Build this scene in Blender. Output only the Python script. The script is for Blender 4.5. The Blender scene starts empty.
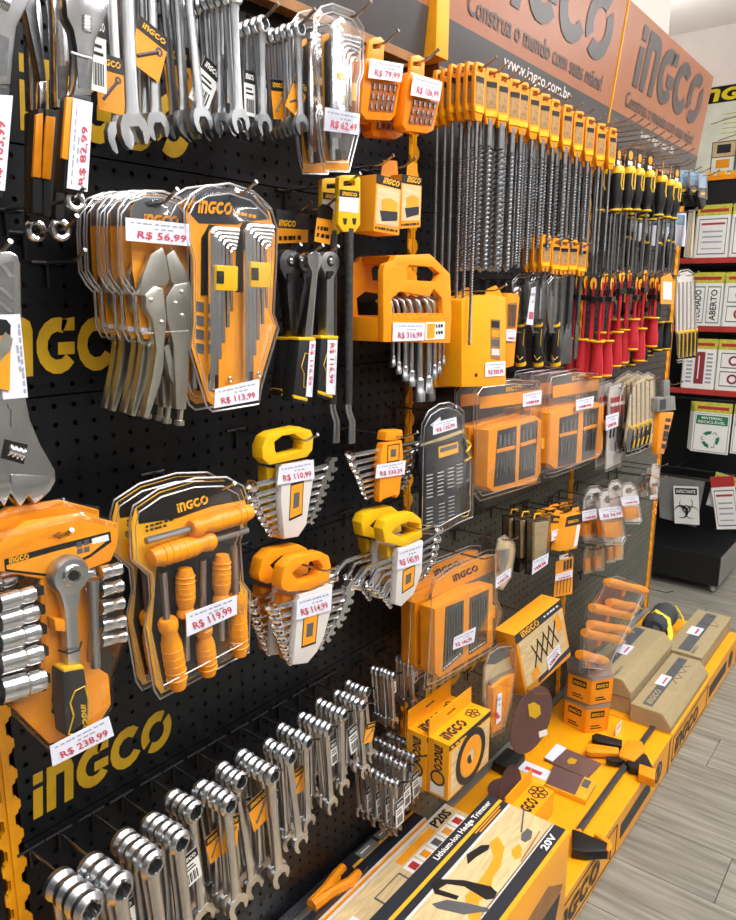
import bpy, bmesh, math, random
from mathutils import Vector, Matrix
from mathutils.geometry import tessellate_polygon
random.seed(7)
SC = bpy.context.scene
COL = SC.collection
# ------------------------------------------------------------------ camera
FPX, CX, CY = 742.0, 368.0, 460.0            # focal length and centre in pixels of a 736x920 frame
DW, HC = 0.90, 1.45                          # camera distance from the pegboard, camera height
AXX = Vector((0.61390825, -0.16440255, 0.77206766))   # world axes seen from the camera (right, down, forward)
AXY = Vector((-0.78935925, -0.13448505, 0.59902065))
AXZ = Vector((0.00535104, -0.97718247, -0.21233416))
cam = bpy.data.objects.new('camera', bpy.data.cameras.new('camera'))
COL.objects.link(cam)
cam.data.sensor_fit = 'HORIZONTAL'; cam.data.sensor_width = 36.0
cam.data.lens = 36.0 * FPX / 736.0
cam.data.clip_start = 0.01
cam.matrix_world = Matrix(((AXX[0], -AXX[1], -AXX[2], 0), (AXY[0], -AXY[1], -AXY[2], -DW),
                           (AXZ[0], -AXZ[1], -AXZ[2], HC), (0, 0, 0, 1)))
SC.camera = cam
# ------------------------------------------------------------------ light
SC.view_settings.view_transform = 'Standard'
try: SC.view_settings.look = 'None'
except Exception: pass
SC.view_settings.gamma = 1.0
SC.view_settings.use_curve_mapping = False
SC.view_settings.exposure = -0.62
wd = bpy.data.worlds.new('world'); SC.world = wd; wd.use_nodes = True
wd.node_tree.nodes['Background'].inputs[0].default_value = (0.93, 0.96, 1.0, 1)
wd.node_tree.nodes['Background'].inputs[1].default_value = 0.13
LAMPS = [(-0.2, -1.15), (1.3, -1.15), (2.8, -1.15), (4.7, 1.0), (0.6, -2.4), (2.4, -2.4), (4.6, -1.6)]  # the fourth is added to brighten the far wall and ceiling
for i, (lx, ly) in enumerate(LAMPS):
    L = bpy.data.lights.new('ceiling_lamp_light', 'AREA'); L.shape = 'RECTANGLE'
    L.size = 1.1; L.size_y = 0.24; L.energy = 36.0; L.color = (0.995, 0.995, 1.0)
    lo = bpy.data.objects.new('ceiling_lamp_light', L); lo.location = (lx, ly, 2.80); COL.objects.link(lo)
    L2 = bpy.data.lights.new('added_uplight', 'AREA'); L2.shape = 'RECTANGLE'; L2.size = 1.1; L2.size_y = 0.2; L2.energy = 34.0; L2.color = L.color  # upward fill added to whiten the ceiling
    l2 = bpy.data.objects.new('added_uplight', L2); l2.location = (lx, ly, 2.90); l2.rotation_euler = (math.pi, 0, 0); COL.objects.link(l2)

# ------------------------------------------------------------------ helpers
def ray(px, py):
    v = Vector((px - CX, py - CY, FPX))
    return Vector((AXX.dot(v), AXY.dot(v), AXZ.dot(v)))
def wall(px, py, d):                          # point on the plane d metres in front of the pegboard
    r = ray(px, py); t = (DW - d) / r[1]
    return Vector((r[0] * t, -d, HC + r[2] * t))
def level(px, py, z):                         # point at height z
    r = ray(px, py); t = (z - HC) / r[2]
    return Vector((r[0] * t, r[1] * t - DW, z))
def across(px, py, X):                        # point on the plane x = X
    r = ray(px, py); t = X / r[0]
    return Vector((X, r[1] * t - DW, HC + r[2] * t))
def lin(c): return c / 12.92 if c <= 0.04045 else ((c + 0.055) / 1.055) ** 2.4
def rgb(h):
    h = h.lstrip('#'); return tuple(lin(int(h[i:i + 2], 16) / 255) for i in (0, 2, 4)) + (1,)
MAT = {}
SPEC = {  # colour, roughness, metallic, colour variation, bump, noise scale
 'chrome': ('#dcdde0', .17, 1, .03, .0, 60), 'satin': ('#c3c5c8', .33, 1, .04, .0, 60), 'steel': ('#a0a1a3', .33, 1, .08, .02, 80), 'drill_steel': ('#8b8c8e', .42, 1, .1, .0, 80), 'bar_steel': ('#4a4c50', .45, .6, .1, .02, 60),
 'dark_steel': ('#6d6e70', .36, 1, .2, .05, 120), 'nickel': ('#cbc9be', .34, 1, .05, .015, 70), 'wire': ('#a8a6a2', .25, 1, .1, 0, 80),
 'orange': ('#f29410', .38, 0, .06, .03, 40), 'orange_card': ('#ee9a1c', .45, 0, .05, .01, 30), 'yellow': ('#eab60e', .38, 0, .06, .03, 40),
 'amber': ('#ee8206', .22, 0, .08, .02, 40), 'amber_dark': ('#9c4e08', .3, 0, .2, .02, 60), 'grip_orange': ('#ee9412', .34, 0, .05, .06, 160), 'base_yellow': ('#f4a40c', .36, 0, .05, .02, 14),
 'upright': ('#f2a512', .42, 0, .08, .03, 25), 'logo_yellow': ('#d2a614', .5, 0, .10, .02, 30), 'print_yellow': ('#f0b022', .5, 0, .04, 0, 30),
 'black': ('#101113', .42, 0, .15, .03, 50), 'rubber': ('#141517', .55, 0, .2, .10, 200), 'navy': ('#20252e', .45, 0, .1, .02, 40), 'grey_print': ('#55565a', .5, 0, .08, 0, 30),
 'peg': ('#0d1015', .38, 0, .25, .03, 9), 'label_tan': ('#a07c4c', .45, 0, .3, 0, 160), 'peg_grey': ('#55574f', .42, 0, .2, .03, 9), 'painted_backlight': ('#3a2c22', .7, 0, .9, 0, 14),
 'paper': ('#dfe1ee', .55, 0, .03, .01, 25), 'red_print': ('#c23a4c', .6, 0, 0, 0, 10), 'fine_print': ('#9a9ca8', .6, 0, 0, 0, 10), 'white': ('#eeeeea', .5, 0, .03, 0, 20),
 'kraft': ('#a3926d', .68, 0, .05, .01, 60), 'wood_print': ('#d2b98a', .45, 0, .18, 0, 12), 'brown_disc': ('#5e403c', .85, 0, .15, .35, 500), 'sand_paper': ('#6b4d4a', .8, 0, .15, .3, 500),
 'sign_orange': ('#9c6243', .32, 0, .04, 0, 6), 'sign_grey': ('#423f3f', .30, 0, .05, 0, 6), 'sign_dark': ('#4a4545', .32, 0, .03, 0, 6), 'sign_white': ('#d8d2cc', .4, 0, 0, 0, 6),
 'red': ('#b5232c', .36, 0, .08, .03, 60), 'red_rail': ('#b3332f', .45, 0, .08, 0, 20), 'green': ('#1f7a52', .5, 0, .05, 0, 20), 'lime': ('#c3c043', .5, 0, .2, 0, 60), 'maroon': ('#8b2c38', .5, 0, .05, 0, 20),
 'shelf_black': ('#101112', .45, 0, .2, .02, 12), 'shelf_grey': ('#7d7d79', .5, 0, .1, .02, 12), 'wall_paint': ('#e9dfd8', .8, 0, .03, .02, 6), 'ceil_paint': ('#efe9e4', .85, 0, .02, .01, 5),
 'skirting': ('#cfcac4', .6, 0, .05, 0, 8), 'cloth': ('#3d4045', .85, 0, .2, .3, 250), 'yellow_trim': ('#e8d21c', .6, 0, .1, .1, 120), 'glass_wheel': ('#c9c9c9', .2, .3, .05, 0, 20),
 'joint_brown': ('#9a6a3a', .5, 0, .2, .05, 20), 'sky_blue': ('#7ea3c0', .5, 0, .2, 0, 40), 'pale_green': ('#e2e6d4', .5, 0, .1, 0, 10),
}
def mat(key):
    if key in MAT: return MAT[key]
    m = bpy.data.materials.new(key); m.use_nodes = True; nt = m.node_tree; n = nt.nodes
    b = n['Principled BSDF']
    tc = n.new('ShaderNodeTexCoord')
    if key in ('clear', 'film', 'clear_dark', 'rim'):
        n.remove(b); out = n['Material Output']
        tr = n.new('ShaderNodeBsdfTransparent'); gl = n.new('ShaderNodeBsdfGlossy'); mx = n.new('ShaderNodeMixShader')
        lw = n.new('ShaderNodeLayerWeight'); lw.inputs[0].default_value = .5; pw = n.new('ShaderNodeMath'); pw.operation = 'POWER'; pw.inputs[1].default_value = 3.0; nt.links.new(lw.outputs['Facing'], pw.inputs[0])
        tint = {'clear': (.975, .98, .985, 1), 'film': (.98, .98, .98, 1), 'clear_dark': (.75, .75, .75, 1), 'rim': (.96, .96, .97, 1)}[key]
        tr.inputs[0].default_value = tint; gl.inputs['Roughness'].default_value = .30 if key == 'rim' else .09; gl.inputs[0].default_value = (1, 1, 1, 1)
        nz = n.new('ShaderNodeTexNoise'); nz.inputs['Scale'].default_value = 45; bp = n.new('ShaderNodeBump'); bp.inputs['Strength'].default_value = .35 if key == 'film' else .12
        bp.inputs['Distance'].default_value = .004
        nt.links.new(tc.outputs['Object'], nz.inputs['Vector']); nt.links.new(nz.outputs['Fac'], bp.inputs['Height']); nt.links.new(bp.outputs[0], gl.inputs['Normal'])
        mul = n.new('ShaderNodeMath'); mul.operation = 'MULTIPLY_ADD'; mul.inputs[1].default_value = {'rim': .5}.get(key, .50); mul.inputs[2].default_value = {'rim': .30}.get(key, .035); mul.use_clamp = True  # rim reflectance raised as a built-in edge highlight
        nt.links.new(pw.outputs[0], mul.inputs[0]); nt.links.new(mul.outputs[0], mx.inputs[0])
        nt.links.new(tr.outputs[0], mx.inputs[1]); nt.links.new(gl.outputs[0], mx.inputs[2]); nt.links.new(mx.outputs[0], out.inputs['Surface'])
        MAT[key] = m; return m
    if key == 'plank':
        mp = n.new('ShaderNodeMapping'); mp.inputs['Scale'].default_value = (26, 1.6, 1)
        nz = n.new('ShaderNodeTexNoise'); nz.inputs['Scale'].default_value = 2.2; nz.inputs['Detail'].default_value = 6
        oi = n.new('ShaderNodeObjectInfo'); add = n.new('ShaderNodeVectorMath'); sc = n.new('ShaderNodeVectorMath'); sc.operation = 'SCALE'; sc.inputs['Scale'].default_value = 9
        cmb = n.new('ShaderNodeCombineXYZ')
        nt.links.new(oi.outputs['Random'], cmb.inputs[0]); nt.links.new(oi.outputs['Random'], cmb.inputs[1]); nt.links.new(cmb.outputs[0], sc.inputs[0])
        nt.links.new(tc.outputs['Object'], mp.inputs[0]); nt.links.new(mp.outputs[0], add.inputs[0]); nt.links.new(sc.outputs[0], add.inputs[1]); nt.links.new(add.outputs[0], nz.inputs['Vector'])
        cr = n.new('ShaderNodeValToRGB'); cr.color_ramp.elements[0].color = rgb('#68665c'); cr.color_ramp.elements[1].color = rgb('#9a978b'); cr.color_ramp.elements[0].position = .3; cr.color_ramp.elements[1].position = .72
        hsv = n.new('ShaderNodeHueSaturation'); ma = n.new('ShaderNodeMath'); ma.operation = 'MULTIPLY_ADD'; ma.inputs[1].default_value = .22; ma.inputs[2].default_value = .86
        nt.links.new(oi.outputs['Random'], ma.inputs[0]); nt.links.new(ma.outputs[0], hsv.inputs['Value'])
        nt.links.new(nz.outputs['Fac'], cr.inputs[0]); nt.links.new(cr.outputs[0], hsv.inputs['Color']); nt.links.new(hsv.outputs[0], b.inputs['Base Color'])
        b.inputs['Roughness'].default_value = .38
        MAT[key] = m; return m
    col, ro, me, var, bump, ns = SPEC[key]
    c = rgb(col)
    b.inputs['Roughness'].default_value = ro; b.inputs['Metallic'].default_value = me
    nz = n.new('ShaderNodeTexNoise'); nz.inputs['Scale'].default_value = ns; nz.inputs['Detail'].default_value = 3
    nt.links.new(tc.outputs['Object'], nz.inputs['Vector'])
    if key == 'wood_print':
        mp = n.new('ShaderNodeMapping'); mp.inputs['Scale'].default_value = (.6, 3.0, 3.0); nt.links.new(tc.outputs['Object'], mp.inputs[0]); nt.links.new(mp.outputs[0], nz.inputs['Vector']); nz.inputs['Distortion'].default_value = 3
    if var:
        cr = n.new('ShaderNodeValToRGB'); e = cr.color_ramp.elements
        e[0].position = .3; e[1].position = .7
        e[0].color = tuple(max(0, x * (1 - var)) for x in c[:3]) + (1,); e[1].color = tuple(min(1, x * (1 + var)) for x in c[:3]) + (1,)
        if key == 'painted_backlight':
            e[0].color = rgb('#0c0c0d'); e[1].color = rgb('#caa085'); e[0].position = .52; e[1].position = .66  # copper patches imitate light coming through the holes from behind
        nt.links.new(nz.outputs['Fac'], cr.inputs[0]); nt.links.new(cr.outputs[0], b.inputs['Base Color'])
    else: b.inputs['Base Color'].default_value = c
    if bump:
        bp = n.new('ShaderNodeBump'); bp.inputs['Strength'].default_value = min(1, bump * 4); bp.inputs['Distance'].default_value = .0006
        nt.links.new(nz.outputs['Fac'], bp.inputs['Height']); nt.links.new(bp.outputs[0], b.inputs['Normal'])
    if key in ('peg', 'peg_grey'): b.inputs['Specular IOR Level'].default_value = .35
    if me and ro < .4:
        mr = n.new('ShaderNodeMath'); mr.operation = 'MULTIPLY_ADD'; mr.inputs[1].default_value = .10; mr.inputs[2].default_value = ro - .05
        nt.links.new(nz.outputs['Fac'], mr.inputs[0]); nt.links.new(mr.outputs[0], b.inputs['Roughness'])
    if key in ('amber',): b.inputs['Transmission Weight'].default_value = .0; b.inputs['Coat Weight'].default_value = .4
    MAT[key] = m; return m

class MB:
    """mesh builder; local frame x = along the wall, o = out of the wall (world -y), z = up"""
    def __init__(s): s.v = []; s.f = []; s.M = None
    def add(s, vs, fs):
        k = len(s.v)
        for p in vs:
            p = Vector(p)
            if s.M is not None: p = s.M @ p
            s.v.append((p[0], -p[1], p[2]))
        s.f += [tuple(i + k for i in f) for f in fs]
        return s
    def box(s, x0, x1, o0, o1, z0, z1):
        return s.add([(x, o, z) for x in (x0, x1) for o in (o0, o1) for z in (z0, z1)],
                     [(0, 1, 3, 2), (4, 6, 7, 5), (0, 4, 5, 1), (2, 3, 7, 6), (0, 2, 6, 4), (1, 5, 7, 3)])
    def prism(s, poly, o0, o1, holes=(), ax='o'):
        mp = {'o': lambda a, b, h: (a, h, b), 'x': lambda a, b, h: (h, a, b), 'z': lambda a, b, h: (a, b, h)}[ax]
        loops = [list(poly)] + [list(h) for h in holes]
        allp = [p for l in loops for p in l]; n = len(allp)
        vs = [mp(p[0], p[1], o0) for p in allp] + [mp(p[0], p[1], o1) for p in allp]
        fs = []
        if len(loops) == 1 and len(poly) <= 4: cap = [tuple(range(len(poly)))]
        else: cap = [tuple(t) for t in tessellate_polygon([[Vector((p[0], p[1], 0)) for p in l] for l in loops])]
        for t in cap: fs.append(tuple(reversed(t))); fs.append(tuple(i + n for i in t))
        k = 0
        for l in loops:
            m = len(l)
            for i in range(m): j = (i + 1) % m; fs.append((k + i, k + j, k + j + n, k + i + n))
            k += m
        return s.add(vs, fs)
    def tube(s, pts, r, n=8, flat=1.0, closed=False, cap=True):
        pts = [Vector(p) for p in pts]; N = len(pts)
        rs = r if isinstance(r, (list, tuple)) else [r] * N
        vs = []; fs = []; up = None
        for i, p in enumerate(pts):
            a = pts[(i - 1) % N] if (i > 0 or closed) else p
            c = pts[(i + 1) % N] if (i < N - 1 or closed) else p
            t = (c - a)
            t = t.normalized() if t.length > 1e-9 else Vector((0, 0, 1))
            if up is None:
                up = Vector((0, 1, 0)) if abs(t[1]) < .9 else Vector((1, 0, 0))
            u = (up - t * up.dot(t)); u = u.normalized() if u.length > 1e-6 else Vector((1, 0, 0)); up = u
            w = t.cross(u)
            for k in range(n):
                an = 2 * math.pi * k / n
                vs.append(p + (u * math.cos(an) * flat + w * math.sin(an)) * rs[i])
        R = N if closed else N - 1
        for i in range(R):
            j = (i + 1) % N
            for k in range(n): l = (k + 1) % n; fs.append((i * n + k, i * n + l, j * n + l, j * n + k))
        if cap and not closed: fs.append(tuple(range(n))[::-1]); fs.append(tuple((N - 1) * n + k for k in range(n)))
        return s.add(vs, fs)
    def lathe(s, prof, org=(0, 0, 0), axis=(0, 0, 1), n=12, sx=1.0, closed=False):
        ax = Vector(axis).normalized(); u = ax.orthogonal().normalized(); w = ax.cross(u); org = Vector(org)
        vs = []; fs = []
        for r, h in prof:
            for k in range(n):
                a = 2 * math.pi * k / n; vs.append(org + ax * h + (u * math.cos(a) + w * math.sin(a) * sx) * r)
        N = len(prof)
        for i in range(N if closed else N - 1):
            j = (i + 1) % N
            for k in range(n): l = (k + 1) % n; fs.append((i * n + k, i * n + l, j * n + l, j * n + k))
        if not closed:
            if prof[0][0] > 1e-6: fs.append(tuple(range(n))[::-1])
            if prof[-1][0] > 1e-6: fs.append(tuple((N - 1) * n + k for k in range(n)))
        return s.add(vs, fs)
    def ring(s, c, axis, R, r, th, n=16):      # a flat rounded ring: outer R, inner r, thickness th
        b = th * .32; h = th / 2
        return s.lathe([(r, -h), (R - b, -h), (R, -h + b), (R, h - b), (R - b, h), (r, h)], c, axis, n, closed=True)
    def mesh(s, name, smooth=38, bevel=0):
        me = bpy.data.meshes.new(name); me.from_pydata(s.v, [], s.f); bm = bmesh.new(); bm.from_mesh(me)
        bmesh.ops.remove_doubles(bm, verts=bm.verts, dist=1e-6)
        bmesh.ops.recalc_face_normals(bm, faces=bm.faces)
        if bevel:
            ed = [e for e in bm.edges if len(e.link_faces) == 2 and e.calc_face_angle(0) > .6]
            if ed: bmesh.ops.bevel(bm, geom=ed, offset=bevel, segments=2, profile=.6, affect='EDGES', clamp_overlap=True)
        bm.to_mesh(me); bm.free()
        if smooth:
            me.polygons.foreach_set('use_smooth', [True] * len(me.polygons)); me.set_sharp_from_angle(angle=math.radians(smooth))
        return me
def link(name, me, mt, parent=None, loc=(0, 0, 0)):
    o = bpy.data.objects.new(name, me); COL.objects.link(o)
    if me is not None and mt and not me.materials: me.materials.append(mat(mt))
    o.parent = parent; o.location = loc
    return o
def tagp(o, label=None, cat=None, group=None, kind=None):
    for k, v in (('label', label), ('category', cat), ('group', group), ('kind', kind)):
        if v: o[k] = v
    return o
def copy_tree(o, parent=None, drop=()):
    c = o.copy(); COL.objects.link(c); c.parent = parent
    for ch in KIDS(o):
        if ch.name.split('.')[0] not in drop: copy_tree(ch, c, drop)
    return c
def KIDS(o): return [x for x in CH.get(o.name, [])]
CH = {}
def child(o, parent):
    CH.setdefault(parent.name, []).append(o)
def sub(name, me, mt, parent, loc=(0, 0, 0), label=None):
    o = link(name, me, mt, parent, loc); child(o, parent)
    if label: o['label'] = label
    return o
TXT = {}
def text_geo(st, bold=0.0):
    k = (st, bold)
    if k not in TXT:
        cu = bpy.data.curves.new('t', 'FONT'); cu.body = st; cu.resolution_u = 2; cu.offset = bold; cu.size = 1.0
        ob = bpy.data.objects.new('t', cu); me = bpy.data.meshes.new_from_object(ob)
        vs = [tuple(v.co) for v in me.vertices]; fs = [tuple(p.vertices) for p in me.polygons]
        bpy.data.objects.remove(ob); bpy.data.meshes.remove(me); bpy.data.curves.remove(cu)
        x0 = min(v[0] for v in vs); x1 = max(v[0] for v in vs); y0 = min(v[1] for v in vs); y1 = max(v[1] for v in vs)
        TXT[k] = ([((v[0] - x0) / (x1 - x0), (v[1] - y0) / (y1 - y0)) for v in vs], fs, (x1 - x0) / (y1 - y0))
    return TXT[k]
def arc(cx, cy, R, a0, a1, n): return [(cx + R * math.cos(math.radians(a0 + (a1 - a0) * i / n)), cy + R * math.sin(math.radians(a0 + (a1 - a0) * i / n))) for i in range(n + 1)]
def logo_geo():
    """the stylised word mark: i n G C O as polygons; height 1"""
    if 'logo' in TXT: return TXT['logo']
    P = []
    sl = .10
    def sh(p): return [(x + sl * y, y) for x, y in p]
    P.append(sh([(0, 0), (.24, 0), (.24, .66), (0, .66)])); P.append(sh([(0, .76), (.24, .76), (.24, 1), (0, 1)]))
    P.append(sh([(.34, 0), (.58, 0), (.58, .74), (.80, .74), (.80, 0), (1.04, 0), (1.04, .78), (.98, .93), (.84, 1), (.34, 1)]))
    def cring(cx, a0, a1): return sh(arc(cx, .5, .5, a0, a1, 12) + arc(cx, .5, .25, a1, a0, 8))
    P.append(cring(1.62, 62, 322)); P.append(sh([(1.62, .34), (2.02, .34), (2.02, .56), (1.62, .56)]))
    P.append(sh([(1.72, .96), (2.02, 1), (2.02, .76), (1.70, .76)]))
    P.append(cring(2.58, 45, 330)); 
    P.append(cring(3.52, 58, 216)); P.append(cring(3.52, 236, 398))
    vs = []; fs = []
    for poly in P:
        k = len(vs); vs += poly
        fs += [tuple(i + k for i in t) for t in tessellate_polygon([[Vector((x, y, 0)) for x, y in poly]])]
    w = max(v[0] for v in vs)
    TXT['logo'] = ([(v[0] / w, v[1]) for v in vs], fs, w)
    return TXT['logo']
def flat_on(geo, a, b, hgt, nrm, ext=.0004):
    """lay 2-D lettering on a plane: a = start of baseline, b = end, hgt = vector up, as a thin slab along nrm"""
    a = Vector(a); u = Vector(b) - a; h = Vector(hgt); nv = Vector(nrm)
    m = MB()
    vs = [a + u * p[0] + h * p[1] + nv * ext for p in geo[0]]
    k = len(vs); fs = [f for f in geo[1]]
    m.add(vs, fs)
    return m
def fit(geo, a, b, h):   # shrink so that letters keep a readable aspect
    return geo
class Item:
    """one thing in a plane parallel to the pegboard, d metres in front of it; coordinates are read in a crop frame (ox, oy, scale)"""
    def __init__(s, name, label, cat, fr, anchor, d, group=None):
        s.fr = fr; s.d = d
        w = wall(*s.px(*anchor), d)
        s.r = bpy.data.objects.new(name, None); COL.objects.link(s.r); s.r.location = w; s.r.empty_display_size = .02
        tagp(s.r, label, cat, group); s.w = w
    def px(s, x, y): return (s.fr[0] + x / s.fr[2], s.fr[1] + y / s.fr[2])
    def P(s, x, y, o=0.0):
        w = wall(*s.px(x, y), s.d + o); return (w[0] - s.w[0], w[2] - s.w[2])
    def P3(s, x, y, o=0.0):
        a = s.P(x, y, o); return (a[0], o, a[1])
    def add(s, name, mt, mb, parent=None, bevel=0, smooth=38, label=None):
        return sub(name, mb.mesh(name, smooth, bevel), mt, parent or s.r, label=label)
    def poly(s, name, mt, pts, o0, o1, holes=(), parent=None, bevel=0, label=None):
        return s.add(name, mt, MB().prism([s.P(*p, o1) for p in pts], o0, o1, [[s.P(*p, o1) for p in h] for h in holes]), parent, bevel, label=label)
    def tube(s, name, mt, pts, r, o=0.0, n=8, parent=None, flat=1.0, closed=False):
        q = [s.P3(p[0], p[1], p[2] if len(p) > 2 else o) for p in pts]
        return s.add(name, mt, MB().tube(q, r, n, flat, closed), parent)
    def text(s, name, mt, st, a, b, hpx, o, parent=None, bold=.0, logo=False):
        """baseline from a to b in frame px, letter height hpx (frame px, measured across the baseline)"""
        A = Vector(s.P3(*a, o)); B = Vector(s.P3(*b, o)); u = B - A
        dx, dy = b[0] - a[0], b[1] - a[1]; L = math.hypot(dx, dy)
        c = Vector(s.P3(a[0] + dy / L * hpx, a[1] - dx / L * hpx, o)) - A
        g = logo_geo() if logo else text_geo(st, bold)
        return s.add(name, mt, flat_on(g, A, B, c, (0, 1, 0)), parent, smooth=0)
    def lines(s, name, L, hpx, o, parent, mt='fine_print'):
        """rows of print too small to read: dashes"""
        m = MB()
        for a, b, n in L:
            dx, dy = b[0] - a[0], b[1] - a[1]; l = math.hypot(dx, dy); ux, uy = dy / l * hpx, -dx / l * hpx
            for i in range(n):
                t0 = i / n; t1 = t0 + (.55 + .35 * ((i * 7) % 3) / 2) / n
                c = [(a[0] + dx * t0, a[1] + dy * t0), (a[0] + dx * t1, a[1] + dy * t1)]; c += [(c[1][0] + ux, c[1][1] + uy), (c[0][0] + ux, c[0][1] + uy)]
                m.add([s.P3(*p, o) for p in c], [(0, 1, 2, 3)])
        return s.add(name, mt, m, parent, smooth=0)
    def tag(s, st, q, o=.004, up=False, mt='red_print'):
        """price tag, q = TL, TR, BR, BL in frame px"""
        pt = s.poly('price_tag', 'paper', q, o - .0008, o, label='white price tag' + (' reading ' + st if st else ''))
        TL, TR, BR, BL = [Vector(p) for p in q]
        def at(u, v): return tuple((TL * (1 - u) + TR * u) * (1 - v) + (BL * (1 - u) + BR * u) * v)
        if up == 'down':
            hh = (TR - TL).length
            s.text('price_lettering', 'red_print', st, at(.2, .06), at(.2, .80), hh * .5, o + .0004, pt, .012)
            s.lines('fine_print', [(at(.82, .05), at(.82, .95), 8)], hh * .065, o + .0004, pt)
        elif up:
            hh = (TR - TL).length
            s.text('price_lettering', 'red_print', st, at(.88, .93), at(.88, .28), hh * .36, o + .0004, pt, .012)
            s.lines('fine_print', [(at(.24, .95), at(.24, .1), 9), (at(.45, .7), at(.45, .4), 3)], hh * .065, o + .0004, pt)
        else:
            hh = (BL - TL).length
            if st: s.text('price_lettering', 'red_print', st, at(.17, .9), at(.93, .9), hh * .38, o + .0004, pt, .012)
            else: s.lines('price_lettering', [(at(.2, .85), at(.9, .85), 6)], hh * .2, o + .0004, pt, 'red_print')
            s.lines('fine_print', [(at(.08, .22), at(.92, .22), 9), (at(.45, .42), at(.75, .42), 3)], hh * .065, o + .0004, pt)
        return pt
    def hook(s, x, y, label, ext=.035, dz=0.0, o=0.0, group=None):
        p = s.P(x, y, o); hook(s.w[0] + p[0], s.w[2] + p[1] + dz, s.d + o + ext, label)
    def copy(s, label, dx=0, do=0, dz=0, group=None, drop=('price_tag',)):
        c = copy_tree(s.r, None, drop); c.location = s.w + Vector((dx, -do, dz)); c['label'] = label
        return c
HOOKM = {}
def hook(x, z, L, label, group=None):
    L = round(L, 2)
    if L not in HOOKM:
        r = .0021
        a = MB().tube([(0, -.004, 0), (0, L - .03, 0), (0, L - .022, .001), (0, L, .012)], r, 6); a.lathe([(0, 0), (.003, .0), (.003, .003), (0, .003)], (0, L - .0015, .0115), (0, .88, .47), 6)
        b = MB().tube([(-.020, .0035, 0), (.020, .0035, 0)], .0022, 6); b.tube([(0, .0035, 0), (0, .0035, -.03)], .002, 6)
        HOOKM[L] = (a.mesh('rod'), b.mesh('mounting_bar'))
    r = bpy.data.objects.new('peg_hook', None); COL.objects.link(r); r.location = (x, 0, z)
    tagp(r, label, 'hook', 'wire peg hooks on the pegboard')
    sub('rod', HOOKM[L][0], 'wire', r); sub('mounting_bar', HOOKM[L][1], 'black', r)
    return r
ORD = ['first', 'second', 'third', 'fourth', 'fifth', 'sixth', 'seventh', 'eighth', 'ninth', 'tenth', 'eleventh', 'twelfth', 'thirteenth', 'fourteenth', 'fifteenth', 'sixteenth', 'seventeenth', 'eighteenth', 'nineteenth', 'twentieth']
FS = 3.68
fA, fB, fC, fD = (0, 0, FS), (180, 0, FS), (340, 0, FS), (536, 0, FS)
fE, fF, fG, fH = (0, 230, FS), (180, 230, FS), (340, 230, FS), (536, 230, FS)
fI, fJ, fK, fL = (0, 460, FS), (180, 420, FS), (340, 420, FS), (536, 420, FS)
fM, fN, fO, fQ = (0, 670, FS), (180, 670, FS), (340, 670, FS), (536, 670, FS)
f1 = (0, 0, 1.0)
fR, fT, fU, fV, fX = (430, 560, 4.6), (576, 60, 4.6), (576, 250, 4.6), (470, 240, 4.6), (470, 420, 4.6)
fY = (420, 740, 4.09)
# ------------------------------------------------------------------ room shell
def struct(name, mb, mt, label=None, bevel=0):
    o = link(name, mb.mesh(name, 0, bevel), mt); o['kind'] = 'structure'
    if label: o['label'] = label
    return o
m = MB().box(-2.6, 6.3, -2.2, 3.4, -.06, -.012); floor = struct('floor', m, 'skirting', 'grey wood plank floor')
PW, PL = .19, 1.25
plank_me = MB().box(-PW / 2 + .0008, PW / 2 - .0008, -PL / 2 + .0008, PL / 2 - .0008, -.012, 0).mesh('plank', 0, .001)
ix = 0
x = -1.0
while x < 6.2:
    off = (ix * .47) % PL
    y = -3.3 + off - PL
    while y < (.15 if x < 3 else 1.2) + PL / 2:
        if y + PL / 2 > -3.4 and (y > -1.4 or x > 1.0): sub('plank', plank_me, 'plank', floor, (x, y, 0))
        y += PL
    x += PW; ix += 1
struct('wall_left', MB().box(-2.6, 3.16, -.15, -.11, -.06, 3.4), 'wall_paint', 'off white wall behind the pegboard')
struct('wall_back', MB().box(3.16, 6.3, -2.2, -2.15, -.06, 3.4), 'wall_paint', 'off white wall behind the sign shelf')
struct('wall_far', MB().box(6.25, 6.3, -2.15, 3.4, -.06, 3.4), 'wall_paint', 'warm off white wall at the end of the shop')
struct('wall_right', MB().box(-2.6, 6.3, 3.4, 3.45, -.06, 3.4), 'shelf_grey', 'grey wall across the aisle')
struct('ceiling', MB().box(-2.6, 6.3, -2.2, 3.45, 3.4, 3.44), 'ceil_paint', 'pale ceiling above the sign boards')
for i, (lx, ly) in enumerate(LAMPS):
    r = bpy.data.objects.new('ceiling_lamp', None); COL.objects.link(r); r.location = (lx, ly, 2.82)
    tagp(r, 'unseen white linear ceiling lamp, ' + ORD[i] + ' of seven', 'lamp', 'linear ceiling lamps')
    sub('housing', MB().box(-.57, .57, -.14, .14, 0, .06).mesh('housing', 0), 'white', r)
    for sx in (-.4, .4): sub('stem', MB().tube([(sx, 0, .06), (sx, 0, .58)], .006, 6).mesh('stem'), 'white', r)
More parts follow.
